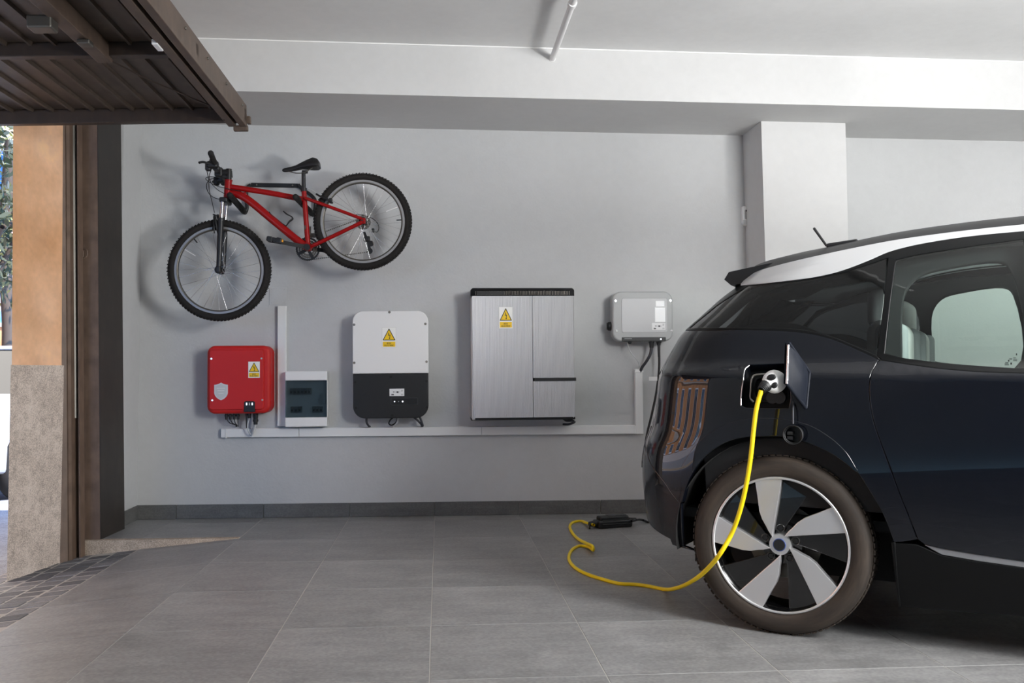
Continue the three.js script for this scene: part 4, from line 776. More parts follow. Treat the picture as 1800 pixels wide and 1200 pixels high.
{
  const both = (outline, o = {}) => [[panel(outline, o)], [panel(outline, { ...o, far: true })]];
  const pair = (name, outline, mat, o) => both(outline, o).map((g) => obj(name, g, mat, car));
  const whole = (name, outline, mat, o) => obj(name, both(outline, o).flat(), mat, car);
  // shared lines, read from the photograph along the near flank
  const belt = smooth(P([1205, 579.5], [1250, 580], [1310, 579], [1370, 580.5], [1420, 585], [1450, 591.5], [1480, 602], [1510, 615], [1545, 631]));
  const seam = smooth(P([1545, 631], [1534, 650], [1528.5, 668], [1527.5, 690], [1530, 712], [1536, 742], [1546, 772], [1561, 812], [1581, 866], [1601, 916], [1613, 948]));
  const arch = smooth(P([1571, 953], [1552, 904], [1522, 853], [1507, 831], [1470, 801], [1420, 777], [1382, 767], [1345, 765.5], [1295, 770], [1260, 785], [1230, 811], [1208, 848], [1197, 886]));
  const cut = smooth([p(1197, 886), p(1180, 866), p(1167, 846), A(50, 0.66), A(58, 0.73), A(62, 0.82)], 5);
  const rearEdge = smooth([A(62, 0.82), A(64, 0.95), A(66, 1.08), A(64, 1.17), belt[0]], 5);
  const port = [...smooth(P([1303, 712], [1302.5, 700], [1305, 675], [1310, 648], [1316, 641])), ...P([1384, 638.5], [1389, 646], [1389, 700], [1386, 717], [1330, 717], [1310, 716])];
  const quarter = [...belt, ...seam.slice(1), p(1590, 952), ...arch, ...cut.slice(1), ...rearEdge.slice(1)];
  obj('rear_quarter_panel', [panel(quarter, { holes: [port], holeDepth: 0.06 })], paintCar, car);
  obj('rear_quarter_panel', [panel(quarter, { far: true })], paintCar, car);
  const flareOut = smooth(P([1197, 822], [1220, 786], [1245, 763], [1275, 746.5], [1305, 738], [1340, 735.5], [1375, 737], [1415, 745], [1450, 763], [1485, 793], [1506, 826]));
  pair('wheel_arch_flare', [...flareOut, ...arch.filter(([s]) => s < flareOut[flareOut.length - 1][0])], paintCar, { off: 0.003, bevel: 0.003, thick: 0.03, inset: 0.001 });
  const bump = [p(1197, 886), ...cut.slice(1), A(90, 0.84), midR(0.84), midR(0.42), A(90, 0.42), A(60, 0.36), A(30, 0.325), S(-0.46, 0.30), p(1222, 968), p(1200, 960)];
  whole('rear_bumper', bump, paintCar, { inset: 0.002 });
  whole('tailgate', [...[...cut.slice(-1), ...rearEdge.slice(1)], A(40, 1.30), A(35, 1.40), A(90, 1.43), midR(1.43), midR(0.845), A(90, 0.845)], M.blackGloss, { inset: 0.002, off: -0.004 });
  const lamp = (d0, d1) => [A(d0, 0.60), A(d1, 0.60), A(d1 + 8, 0.70), A(d1 + 4, 0.80), A(d0, 0.79)];
  pair('tail_light', lamp(70, 150), phys({ color: 0x1c0a0c, roughness: 0.1, clearcoat: 1, clearcoatRoughness: 0.03 }), { off: 0.003, bevel: 0.004 });
  // doors, sill
  const doorBottom = P([1625, 957], [1660, 965], [1720, 975], [1800, 987]), doorBelt = P([1800, 655], [1720, 652], [1650, 646], [1590, 638], [1549, 632]);
  const b0 = doorBottom[3][1], t0 = doorBelt[0][1];
  pair('rear_door', [...seam.slice(1), ...doorBottom, S(1.12, b0 - 0.012), S(1.12, t0 - 0.004), ...smooth(doorBelt, 4)], paintCar);
  pair('front_door', [S(1.12, b0 - 0.012), S(2.05, 0.34), S(2.12, 0.6), S(2.08, 0.95), S(2.2, t0 - 0.02), S(1.12, t0 - 0.004)], paintCar);
  pair('sill_glint', [...P([1626, 959], [1660, 966.5], [1720, 976.5], [1800, 988.5]), S(2.05, 0.335), S(2.05, 0.315), ...P([1800, 998], [1720, 986.5], [1655, 975])], std(0x8e9094, 0.4, 0.5), { off: -0.006, inset: 0.001 });  // pale colour stands for light caught on the bottom edge of the door opening
  pair('side_skirt', [...P([1570, 954], [1612, 957], [1628, 964], [1655, 976], [1720, 987], [1800, 998.5]), S(2.1, 0.31), S(2.1, 0.15), ...P([1800, 1084], [1700, 1077], [1620, 1070], [1583, 1066])], trimMatte, { thick: 0.05 });
  pair('mud_flap', [p(1566, 953), p(1574, 953), p(1584, 1066), p(1580, 1067)], trimMatte, { off: 0.003, thick: 0.05 });
  // windows and their black frames
  const topLine = smooth(P([1296, 503.5], [1340, 499.5], [1400, 493], [1440, 487], [1480, 478], [1520, 466], [1559, 453]));
  const qGlass = [...topLine, ...P([1552, 540], [1540, 624]), ...smooth(P([1536, 624], [1500, 607.5], [1470, 595], [1430, 583.5], [1380, 577.5], [1300, 576.5], [1208, 577])), p(1240, 548)];
  pair('quarter_window', qGlass, glassDark, { off: -0.003, inset: 0.001, rim: false });
  const dTop = smooth(P([1574, 456], [1610, 447.5], [1661, 439], [1720, 430], [1800, 419]));
  const dGlass = [...dTop, S(0.86, dTop[dTop.length - 1][1] - 0.001), S(0.885, t0 + 0.008), ...P([1800, 648], [1720, 643], [1650, 637.5], [1590, 630], [1554, 620]), p(1564, 530)];
  pair('door_window', dGlass, glassClear, { off: -0.003, inset: 0.001, rim: false });
  pair('front_window', [S(1.0, 1.50), S(1.5, 1.47), S(1.8, 1.40), S(2.15, 1.18), S(2.25, t0 - 0.01), S(1.03, t0 + 0.006)], glassClear, { off: -0.003, inset: 0.001, rim: false });
  { const mk = (x, y, w, h) => { const [s, q] = p(x, y); return panel([[s, q], [s + w, q], [s + w, q + h], [s, q + h]], { off: -0.0015, inset: 0, rim: false, L: 0.02 }); };
    obj('glass_marking', [mk(1766, 641, 0.014, 0.002), mk(1766, 639, 0.012, 0.002), mk(1767, 637, 0.01, 0.002), mk(1772, 635, 0.004, 0.006), mk(1774, 631, 0.009, 0.0025), mk(1776, 640, 0.005, 0.007), mk(1781, 634, 0.012, 0.002), mk(1781, 631.5, 0.012, 0.002), mk(1781, 629, 0.009, 0.002), mk(1786, 624, 0.003, 0.007)], trimMatte, car); }
  const bandLow = smooth(P([1303, 500.5], [1340, 497], [1400, 490], [1440, 484], [1480, 474], [1530, 455], [1560, 442], [1600, 431], [1660, 420], [1720, 412], [1800, 404.5]));
  const bandHigh = smooth(P([1303, 500], [1315, 487], [1332, 478], [1370, 466.5], [1430, 452], [1490, 439], [1570, 423.5], [1650, 412], [1730, 402.5], [1800, 395.5]));
  const lE = bandLow[bandLow.length - 1], hE = bandHigh[bandHigh.length - 1];
  pair('roof_side_band', [...bandLow, S(1.3, lE[1] - 0.006), S(1.72, 1.50), S(1.72, 1.515), S(1.3, hE[1] - 0.004), ...bandHigh.slice().reverse()], silverBand, { off: 0.004, bevel: 0.004, inset: 0.0005 });
  // black surround: between band, windows and belt
  pair('window_frame', [...topLine.slice(0, -3), ...P([1561, 452], [1574, 456]), ...dTop.slice(1), S(0.86, dTop[dTop.length - 1][1] - 0.001), S(0.885, t0 + 0.008), S(1.03, t0 + 0.005), S(1.0, 1.50), S(1.5, 1.475), S(1.8, 1.41), S(1.85, 1.45), S(1.5, 1.52), S(1.3, lE[1] - 0.006), ...bandLow.slice().reverse()], trimBlack, { inset: 0.0005 });
  pair('door_pillar', [...P([1562, 453], [1574, 456], [1564, 530], [1554, 620], [1549, 630], [1542, 624], [1553, 540])], trimBlack, { inset: 0.001 });
  pair('window_sill', [...smooth(P([1208, 577], [1300, 576.5], [1380, 577.5], [1430, 583.5], [1470, 595], [1500, 607.5], [1540, 625])), ...belt.slice().reverse()], trimBlack, { inset: 0.0005 });
  pair('window_sill', [...P([1552, 621], [1590, 630], [1650, 637.5], [1720, 643], [1800, 648]), S(1.1, t0 + 0.006), S(1.1, t0 - 0.002), ...doorBelt], trimBlack, { inset: 0.0005 });
  pair('rear_pillar', [...P([1208, 577], [1240, 548], [1297, 503]), A(35, 1.42), A(55, 1.32), A(60, 1.22)], trimBlack, { inset: 0.001 });
  // nose: wing, bonnet, bumper, windscreen
  const fArch = Array.from({ length: 15 }, (_, i) => { const a = Math.PI * i / 14; return [2.57 + Math.cos(a) * 0.41, 0.36 + Math.sin(a) * 0.40]; });
  pair('front_wing', [S(2.05, 0.34), S(2.16, 0.36), ...fArch.slice().reverse(), S(3.02, 0.5), S(2.9, 0.85), S(2.45, 1.02), S(2.2, 1.03), S(2.08, 0.95), S(2.12, 0.6)], paintCar);
  whole('front_bumper', [S(2.98, 0.36), AF(20, 0.2), midF(0.2), midF(0.72), AF(40, 0.72), S(2.97, 0.62)], paintCar);
  whole('bonnet', [S(2.92, 0.84), AF(60, 0.74), midF(0.74), midF(1.03), AF(60, 1.035), S(2.47, 1.03)], paintCar);
  whole('windscreen', [AF(25, 1.05), midF(1.05), midF(1.53), AF(25, 1.50)], glassClear, { rim: false, off: -0.004 });
  pair('windscreen_pillar', [S(2.2, 1.04), AF(25, 1.04), AF(25, 1.52), S(1.6, 1.51), S(1.8, 1.415), S(2.15, 1.195)], trimBlack);
  pair('headlight', [AF(10, 0.66), AF(70, 0.66), AF(75, 0.73), AF(10, 0.78)], phys({ color: 0xdfe4e8, roughness: 0.1, clearcoat: 1 }), { off: 0.006 });
  // roof between the two side bands
  {
    const edge = [...bandHigh.filter((_, i) => i % 3 === 0), [1.2, hE[1] + 0.004], [1.5, hE[1] - 0.022], [1.74, 1.515]].map(([s, y]) => surf(s, y).add(V(0, 0.003, 0)));
    const N = 24, pos = [], idx = [];
    edge.forEach((e) => { const cr = 0.075; for (let j = 0; j <= N; j++) { const t = j / N * 2 - 1, w = -HALF - (e.z + HALF) * t; pos.push(e.x - 0.03 * (1 - t * t) * (e.x < 0.1 ? 1 : 0), e.y + cr * (1 - Math.abs(t) ** 4), w); } });
    for (let i = 0; i < edge.length - 1; i++) for (let j = 0; j < N; j++) { const a = i * (N + 1) + j, b = a + N + 1; idx.push(a, b, a + 1, a + 1, b, b + 1); }
    const g = new THREE.BufferGeometry(); g.setAttribute('position', new THREE.Float32BufferAttribute(pos, 3)); g.setIndex(idx); g.computeVertexNormals();
    obj('roof', g, carbon, car);
    // spoiler over the tailgate
    const tip = carAtW(1273, 488, -0.34), sp = [[carAtW(1400, 455, -0.34), 0.0], [carAtW(1345, 464, -0.34), 0.004], [carAtW(1281, 478, -0.34), 0.0]];
    const z0 = -0.34, z1 = -2 * HALF + 0.34, prof = (z, k) => [V(sp[0][0].x, sp[0][0].y + 0.02 * k, z), V(sp[1][0].x, sp[1][0].y + 0.028 * k, z), V(sp[2][0].x - 0.03 * k, sp[2][0].y + 0.026 * k, z), V(tip.x - 0.035 * k, tip.y - 0.008 + 0.02 * k, z), V(tip.x + 0.03 - 0.02 * k, tip.y - 0.035, z), V(tip.x + 0.14, tip.y - 0.02, z)];
    const st = 14, pp = [], ii = []; for (let i = 0; i <= st; i++) { const t = i / st, k = 1 - (2 * t - 1) ** 2; prof(z0 + (z1 - z0) * t, k).forEach((v) => pp.push(v.x, v.y, v.z)); }
    for (let i = 0; i < st; i++) for (let j = 0; j < 6; j++) { const a = i * 6 + j, b = i * 6 + (j + 1) % 6; ii.push(a, b, a + 6, b, b + 6, a + 6); }
    for (let j = 1; j < 5; j++) { ii.push(0, j + 1, j); ii.push(st * 6, st * 6 + j, st * 6 + j + 1); }
    const sg = new THREE.BufferGeometry(); sg.setAttribute('position', new THREE.Float32BufferAttribute(pp, 3)); sg.setIndex(ii);
    const flat = sg.toNonIndexed(); flat.computeVertexNormals(); obj('roof_spoiler', flat, carbon, car);
    const roofY = (u, w) => { let i = 0; while (i < edge.length - 2 && edge[i + 1].x < u) i++; const a = edge[i], b = edge[i + 1], k = (u - a.x) / (b.x - a.x), z = a.z + (b.z - a.z) * k, t = (w + HALF) / (z + HALF); return a.y + (b.y - a.y) * k + 0.075 * (1 - Math.abs(t) ** 4); };
    let aw = -0.4, best = 9; for (let w = -0.87; w < -0.35; w += 0.005) { const q = carAtW(1453, 432, w), d = Math.abs(q.y - roofY(q.x, w)); if (d < best) { best = d; aw = w; } }
    const aB = carAtW(1453, 432, aw), aT = carAtW(1431.5, 402, aw);
    obj('aerial', [rod(aB, aT, 0.005, 0.006, 10), new THREE.SphereGeometry(0.006, 8, 6).translate(aT.x, aT.y, aT.z), rbox(0.13, 0.02, 0.045, 0.009, 0, 0, 0).rotateZ(Math.atan2(roofY(aB.x + 0.13, aw) - aB.y, 0.13) - 0.03).translate(aB.x + 0.065, (aB.y + roofY(aB.x + 0.13, aw)) / 2 - 0.004, aw)], M.black, car);
  }
  // charge port: recess, bezel, flap, hanging caps
  {
    const port3 = sub('charge_port', car), loc = (x, y, o) => { const [s, h] = p(x, y); return surf(s, h).addScaledVector(surfN(s, h), o); };
    obj('port_tray', [panel([...P([1298, 722], [1300, 634], [1394, 632], [1394, 722])], { off: -0.05, rim: false })], trimMatte, port3);
    const ring = (pts, o, r, mat, nm) => obj(nm, tube(pts.map(([x, y]) => loc(x, y, o)), r, 8), mat, port3);
    ring([[1302.5, 712], [1303, 698], [1306, 672], [1310, 649], [1317, 642.5]], 0.001, 0.003, M.chrome, 'port_edge');
    ring([[1322, 706], [1317, 700], [1317, 685], [1319, 664], [1323, 655], [1335, 651.5], [1366, 651]], -0.02, 0.004, M.steel, 'bezel_ring');
    obj('bezel', [panel([...smooth(P([1321, 708], [1315, 700], [1317, 664], [1323, 654], [1335, 650])), ...P([1384, 650], [1386, 708])], { off: -0.03, thick: 0.03, holes: [smooth(P([1328, 700], [1324, 690], [1326, 664], [1334, 656], [1378, 656], [1380, 690], [1374, 702], [1340, 703]), 3)] })], trimMatte, port3);
    const sc = loc(1357, 672, -0.03), ax = surfN(...p(1357, 672));
    obj('socket', [rod(sc, sc.clone().addScaledVector(ax, 0.03), 0.036, 0.036, 24)], M.black, port3);
    const s2 = loc(1362, 699, -0.035); obj('lower_socket', [rod(s2, s2.clone().addScaledVector(ax, 0.02), 0.024, 0.024, 20).translate(-0.014, 0, 0), rod(s2, s2.clone().addScaledVector(ax, 0.02), 0.024, 0.024, 20).translate(0.014, 0, 0)], M.black, port3);
    const ht = loc(1423, 655, 0.004), hb = loc(1417, 717, 0.004), ft = carAtW(1385.5, 601, 0.115), fb = carAtW(1383, 674, 0.115);
    const n = ft.clone().sub(ht).cross(hb.clone().sub(ht)).normalize(), K = 10, fp = [], fi = [];
    for (const o of [0, -0.014]) for (let i = 0; i <= K; i++) for (let j = 0; j <= K; j++) { const s = i / K, t = j / K, v = ht.clone().lerp(ft, s).lerp(hb.clone().lerp(fb, s), t).addScaledVector(n, o + 0.018 * Math.sin(s * Math.PI) * (0.4 + 0.6 * Math.sin(t * Math.PI))); fp.push(v.x, v.y, v.z); }
    const M1 = K + 1, T = M1 * M1; for (let i = 0; i < K; i++) for (let j = 0; j < K; j++) { const a = i * M1 + j; fi.push(a, a + 1, a + M1, a + 1, a + M1 + 1, a + M1, T + a, T + a + M1, T + a + 1, T + a + 1, T + a + M1, T + a + M1 + 1); }
    const fg = new THREE.BufferGeometry(); fg.setAttribute('position', new THREE.Float32BufferAttribute(fp, 3)); fg.setIndex(fi); fg.computeVertexNormals();
    obj('charge_flap', [fg, rod(ft, ht, 0.007, 0.007, 8), rod(fb, hb, 0.007, 0.007, 8), rod(ht, hb, 0.007, 0.007, 8)], phys({ color: 0x171b24, roughness: 0.5, specularIntensity: 0.4 }), port3);
    obj('flap_edge', rod(ft.clone().add(V(0, -0.01, 0)), fb, 0.0045, 0.0045, 8), M.chrome, port3);
    obj('flap_hinge', [rod(ht.clone().lerp(hb, 0.2), hb, 0.006)], trimMatte, port3);
    const cc = carAtW(1394, 764, 0.04), cap = [];
    for (const [r, a, b] of [[0.034, -0.035, 0.0], [0.038, 0.0, 0.006]]) { const pf = [new THREE.Vector2(r - 0.004, a), new THREE.Vector2(r, a), new THREE.Vector2(r, b), new THREE.Vector2(r - 0.004, b), new THREE.Vector2(r - 0.004, a)]; cap.push(new THREE.LatheGeometry(pf, 28).rotateX(Math.PI / 2).translate(cc.x, cc.y, cc.z)); }
    cap.push(rod(V(cc.x, cc.y, cc.z - 0.035), V(cc.x, cc.y, cc.z - 0.03), 0.033, 0.033, 24), box(0.02, 0.012, 0.03, cc.x - 0.012, cc.y + 0.006, cc.z - 0.015), box(0.02, 0.012, 0.03, cc.x - 0.012, cc.y - 0.012, cc.z - 0.015));
    obj('socket_cap', cap, M.black, port3);
    obj('cap_strap', tube([loc(1393, 700, -0.02), carAtW(1394, 718, 0.02), carAtW(1394, 745, 0.035)], 0.0035, 6), M.cableGrey, port3);
  }
  // wheels
  const tyreBrown = std(0x403831, 0.75, 0, { map: dustTex }), spokeSilver = std(0xe2e2e3, 0.36, 0.85), rimBlack = phys({ color: 0x0a0a0b, roughness: 0.2, clearcoat: 0.8 });
  const R = 0.262;
  const uRing = (r, z, t) => new THREE.TorusGeometry(r, t, 10, 90).translate(0, 0, z);
  const spokeShape = new THREE.Shape();
  { const q = [[0.03, 0.99], [-0.09, 0.2], [-0.1, 0.1], [-0.17, 0.2], [-0.2, 0.26], [-0.262, 0.36], [-0.305, 0.48], [-0.335, 0.7], [-0.375, 0.935]]; q.forEach(([x, y], i) => (i ? spokeShape.lineTo(x * R, y * R) : spokeShape.moveTo(x * R, y * R))); for (let i = 1; i <= 6; i++) { const a = Math.atan2(0.935, -0.375) + (Math.atan2(0.99, 0.03) - Math.atan2(0.935, -0.375)) * i / 6; spokeShape.lineTo(Math.cos(a) * R, Math.sin(a) * R); } }
  const bladeShape = new THREE.Shape([[0.03, 0.99], [0.47, 0.88], [0.30, 0.62], [0.17, 0.42], [0.06, 0.24], [-0.09, 0.2]].map(([x, y]) => new THREE.Vector2(x * R, y * R)));
  const spokeG = slab(spokeShape, -0.034, -0.006, 0.0025, 2, 6), bladeG = slab(bladeShape, -0.055, -0.03, 0.003, 2, 6);
  const makeWheel = (u, w, flip) => {
    const g = sub('wheel', car); g.position.set(u, 0.35, w); if (flip) g.rotation.y = Math.PI;
    const pr = [[0.25, -0.03], [0.263, -0.010], [0.272, 0.0], [0.285, 0.006], [0.305, 0.009], [0.325, 0.006], [0.338, -0.004], [0.346, -0.016], [0.350, -0.03], [0.352, -0.05], [0.352, -0.12], [0.350, -0.14], [0.342, -0.158], [0.32, -0.168], [0.28, -0.165], [0.25, -0.15]].map(([a, b]) => new THREE.Vector2(a, b));
    const tg = new THREE.LatheGeometry(pr, 120).rotateX(Math.PI / 2);
    obj('tyre', tg, tyreBrown, g);
    const blk = []; for (let i = 0; i < 84; i++) { const a = i / 84 * Math.PI * 2; blk.push(rbox(0.019, 0.006, 0.034, 0.002, 0, 0.3505, -0.033, 1).rotateZ(a), box(0.02, 0.004, 0.03, 0, 0.3515, -0.078).rotateZ(a + 0.03), rbox(0.019, 0.006, 0.034, 0.002, 0, 0.350, -0.128, 1).rotateZ(a)); }
    obj('tread_blocks', blk, tyreBrown, g).userData.kind = 'stuff';
    obj('rim_lip', [uRing(R + 0.001, -0.004, 0.0055)], spokeSilver, g);
    obj('rim_barrel', new THREE.LatheGeometry([[0.262, -0.005], [0.252, -0.02], [0.245, -0.06], [0.24, -0.14], [0.255, -0.16]].map(([a, b]) => new THREE.Vector2(a, b)), 72).rotateX(Math.PI / 2), rimBlack, g);
    for (let i = 0; i < 5; i++) { const a = -i * Math.PI * 0.4 - 0.02, s = obj('spoke', spokeG, spokeSilver, g), b = obj('wheel_blade', bladeG, rimBlack, g); s.rotation.z = a; b.rotation.z = a; }
    obj('hub_plate', [rod(V(0, 0, -0.05), V(0, 0, -0.012), 0.046, 0.04, 30)], spokeSilver, g);
    obj('hub_disc', [rod(V(0, 0, -0.09), V(0, 0, -0.05), 0.085, 0.08, 30)], rimBlack, g);
    for (let i = 0; i < 5; i++) { const a = 1.55 + i * Math.PI * 0.4; obj('wheel_bolt', [rod(V(Math.cos(a) * 0.062, Math.sin(a) * 0.062, -0.05), V(Math.cos(a) * 0.062, Math.sin(a) * 0.062, -0.026), 0.0105, 0.0095, 6), new THREE.TorusGeometry(0.014, 0.003, 8, 20).translate(Math.cos(a) * 0.062, Math.sin(a) * 0.062, -0.03)], rimBlack, g); }
    obj('hub_cap', [rod(V(0, 0, -0.02), V(0, 0, -0.006), 0.0225, 0.022, 28)], M.black, g);
    obj('cap_ring', [new THREE.TorusGeometry(0.0235, 0.0017, 8, 36).translate(0, 0, -0.008)], std(0x4a61a0, 0.35, 0.3), g);
    obj('brake_disc', [rod(V(0, 0, -0.115), V(0, 0, -0.105), 0.145, 0.145, 48)], M.galv, g);
    obj('brake_caliper', [rbox(0.07, 0.14, 0.05, 0.012, 0.13, 0.04, -0.11)], M.galv, g);
    return g;
  };
  makeWheel(0, WHEEL_W, false); makeWheel(0, -2 * HALF - WHEEL_W, true); makeWheel(2.57, WHEEL_W, false); makeWheel(2.57, -2 * HALF - WHEEL_W, true);
  for (const u of [0, 2.57]) for (const s of [1, -1]) {
    const lp = [], li = []; for (let i = 0; i <= 30; i++) { const a = -0.16 + (Math.PI + 0.32) * i / 30; for (const z of [0, -0.34]) lp.push(Math.cos(a) * 0.42, Math.sin(a) * 0.41, z); if (i) { const k = 2 * i; li.push(k - 2, k, k - 1, k - 1, k, k + 1); } }
    const lin = new THREE.BufferGeometry(); lin.setAttribute('position', new THREE.Float32BufferAttribute(lp, 3)); lin.setIndex(li); lin.computeVertexNormals();
    const m = obj('wheel_well', [lin, new THREE.CircleGeometry(0.43, 40, -0.2, Math.PI + 0.4).translate(0, 0, -0.33)], M.blackMatte, car);
    m.position.set(u, 0.36, s > 0 ? -0.03 : -2 * HALF + 0.03); if (s < 0) m.rotation.y = Math.PI;
  }
  obj('underbody', [span(-0.45, 3.05, 0.18, 0.3, -2 * HALF + 0.38, -0.38), span(0.45, 2.12, 0.17, 0.30, -2 * HALF + 0.08, -0.08)], M.blackMatte, car);
  // cabin
  const win = (l) => l;
  obj('cabin_floor', [span(-0.42, 2.6, 0.42, 0.46, -2 * HALF + 0.12, -0.12), span(-0.42, 0.02, 0.46, 0.9, -2 * HALF + 0.3, -0.3)], cabin, car);
  const trimOuter = [S(-0.30, 0.5), S(2.3, 0.5), S(2.35, 1.0), S(2.1, 1.2), S(1.75, 1.43), S(1.3, 1.54), S(0.6, 1.545), S(0.1, 1.47), S(-0.14, 1.40), S(-0.34, 1.2), S(-0.34, 1.0)];
  const inner = [[S(0.445, 1.075), S(0.83, 1.07), S(0.815, 1.44), S(0.78, 1.475), S(0.6, 1.46), S(0.5, 1.43), S(0.45, 1.36)], [S(1.04, 1.07), S(2.1, 1.07), S(1.75, 1.38), S(1.04, 1.46)], [S(-0.26, 1.24), S(0.02, 1.25), S(0.25, 1.16), S(0.36, 1.14), S(0.36, 1.40), S(0.05, 1.42), S(-0.14, 1.38)]];
  pair('door_trim', trimOuter, cabin, { holes: inner.map((l) => smooth([...l, l[0]], 4).slice(0, -1)), off: -0.055, thick: 0.02, bevel: 0.006 });
  const seat = (u, w, tall) => {
    const g = sub('seat', car); g.position.set(u, 0.46, w);
    obj('seat_base', rbox(0.5, 0.2, 0.5, 0.06, 0.2, 0.16, 0, 3), seatGrey, g);
    const bk = obj('seat_back', rbox(0.14, 0.62, 0.5, 0.06, -0.08, 0.47, 0, 4), seatCloth, g);
    obj('seat_edge', [rbox(0.12, 0.60, 0.06, 0.03, -0.05, 0.46, 0.245, 3), rbox(0.12, 0.60, 0.06, 0.03, -0.05, 0.46, -0.245, 3)], seatGrey, g);
    obj('headrest', rbox(0.1, 0.17, 0.27, 0.045, -0.11, 0.83, 0, 4), seatCloth, g);
    obj('headrest_post', [rod(V(-0.1, 0.74, 0.05), V(-0.1, 0.80, 0.05), 0.007), rod(V(-0.1, 0.74, -0.05), V(-0.1, 0.80, -0.05), 0.007)], M.steel, g);
  };
  seat(0.45, -0.48); seat(0.45, -1.26); seat(1.42, -0.48); seat(1.42, -1.26);
  obj('dashboard', rbox(0.5, 0.3, 1.4, 0.08, 2.3, 0.95, -HALF, 3), cabin, car);
  obj('steering_wheel', new THREE.TorusGeometry(0.18, 0.016, 10, 30).rotateY(Math.PI / 2).rotateZ(-0.4).translate(1.95, 0.98, -1.25), M.black, car);
}
// ---------------------------------------------------------------- charging cable
{
  const g = thing('charging_cable', 'yellow charging cable with white plug and black control box', 'charging cable', onY(1190, 1035, 0));
  const b = g.position, sock = toWorld(carAtW(1357, 672, 0.0)), at = (x, y, w) => toWorld(carAtW(x, y, w)).sub(b), gr = (x, y, h = 0.0075) => onY(x, y, h).sub(b), dp = (x, y, d) => atDepth(x, y, d).sub(b);
  const h0 = at(1366, 671, 0.02), h1 = at(1352, 674, 0.10), h2 = at(1344, 679, 0.125), h3 = at(1338, 686, 0.14);
  const body = (pts, rs, seg = 20) => { const c = new THREE.CatmullRomCurve3(pts), n = 24, t = new THREE.TubeGeometry(c, n, 1, seg), P_ = t.attributes.position; for (let i = 0; i <= n; i++) { const o = c.getPointAt(i / n), f = i / n * (rs.length - 1), k = Math.min(rs.length - 2, Math.floor(f)), r = rs[k] + (rs[k + 1] - rs[k]) * (f - k); for (let j = 0; j <= seg; j++) { const q = i * (seg + 1) + j; const v = V(P_.getX(q), P_.getY(q), P_.getZ(q)).sub(o).multiplyScalar(r).add(o); P_.setXYZ(q, v.x, v.y, v.z); } } t.computeVertexNormals(); return t; };
  const plug = sub('plug', g);
  obj('plug_shell', body([h0, h0.clone().lerp(h1, 0.5).add(V(0.004, 0.004, 0)), h1, h2], [0.030, 0.043, 0.046, 0.042, 0.034, 0.026, 0.02]), M.white, plug);
  const inl = (x, y, w, sx, sy, rz) => new THREE.SphereGeometry(0.012, 16, 10).scale(sx, sy, 0.5).rotateZ(rz).rotateY(-CAR_TURN).applyMatrix4(new THREE.Matrix4().setPosition(at(x, y, w)));
  obj('grip_inlay', [inl(1356, 663, 0.125, 1.5, 1.0, 0.2), inl(1361.5, 677, 0.125, 0.9, 1.1, -0.7)], M.black, plug);
  obj('cable_boot', [body([h2.clone().lerp(h1, 0.35), h2, h3], [0.024, 0.021, 0.017, 0.012], 16), ...[0.1, 0.35, 0.6, 0.85].map((t) => { const q = h2.clone().lerp(h3, t); return new THREE.TorusGeometry(0.019 - t * 0.006, 0.0028, 8, 18).applyQuaternion(new THREE.Quaternion().setFromUnitVectors(V(0, 0, 1), h3.clone().sub(h2).normalize())).translate(q.x, q.y, q.z); })], M.black, plug);
  obj('yellow_cable', tube([h3, at(1330, 716, 0.15), at(1325, 752, 0.155), at(1320, 800, 0.155), at(1312, 850, 0.15), at(1300, 900, 0.14), at(1285, 940, 0.13), dp(1265, 974, 3.50), dp(1240, 1003, 3.62), dp(1215, 1022, 3.82), dp(1190, 1033, 4.05), gr(1165, 1035), gr(1140, 1030), gr(1118, 1027), gr(1090, 1025.5), gr(1060, 1018), gr(1030, 1008), gr(1012, 998), gr(1001, 985), gr(1001, 974), gr(1008, 964), gr(1020, 959), gr(1034, 961, 0.012), gr(1043, 966, 0.028), gr(1042.5, 961.5, 0.04), gr(1034, 956, 0.03), gr(1018, 948, 0.012), gr(1006, 936), gr(1002, 924), gr(1009, 917), gr(1020, 915.5), gr(1032, 919, 0.02), gr(1044, 922.5, 0.03)], 0.0088, 12, false, 10), M.yellow, g);
  const c0 = gr(1052, 930, 0), c1 = gr(1109, 926, 0), ctr = c0.clone().lerp(c1, 0.5), dir = c1.clone().sub(c0), len = dir.length(), ang = -Math.atan2(dir.z, dir.x);
  const cb = sub('control_box', g); cb.position.copy(ctr).add(V(0, 0, -0.05)); cb.rotation.y = ang;
  obj('box_case', [slab(roundRect(0.1, 0.05, 0.012, 0, 0.026), -len / 2, len / 2, 0.01, 3).rotateY(Math.PI / 2), slab(roundRect(0.07, 0.074, 0.012, 0, 0.04), -len / 2 + 0.02, len / 2 - 0.02, 0.012, 3).rotateY(Math.PI / 2)], M.black, cb);
  obj('box_rib', [rbox(len * 0.9, 0.008, 0.112, 0.003, 0, 0.026, 0), rbox(len * 0.84, 0.006, 0.09, 0.003, 0, 0.052, 0)], M.black, cb);
  obj('box_panel', rbox(len * 0.55, 0.003, 0.05, 0.001, 0.02, 0.0785, 0), M.cableGrey, cb);
  obj('box_boot', rod(V(-len / 2 - 0.06, 0.03, 0), V(-len / 2, 0.03, 0), 0.014, 0.026, 14), M.black, cb);
  obj('box_boot', rod(V(len / 2, 0.036, 0), V(len / 2 + 0.05, 0.04, 0), 0.02, 0.011, 14), M.black, cb);
  obj('hanging_ring', new THREE.TorusGeometry(0.019, 0.005, 8, 24).rotateY(1.1).translate(-len / 2 - 0.065, 0.024, 0.02), M.black, cb);
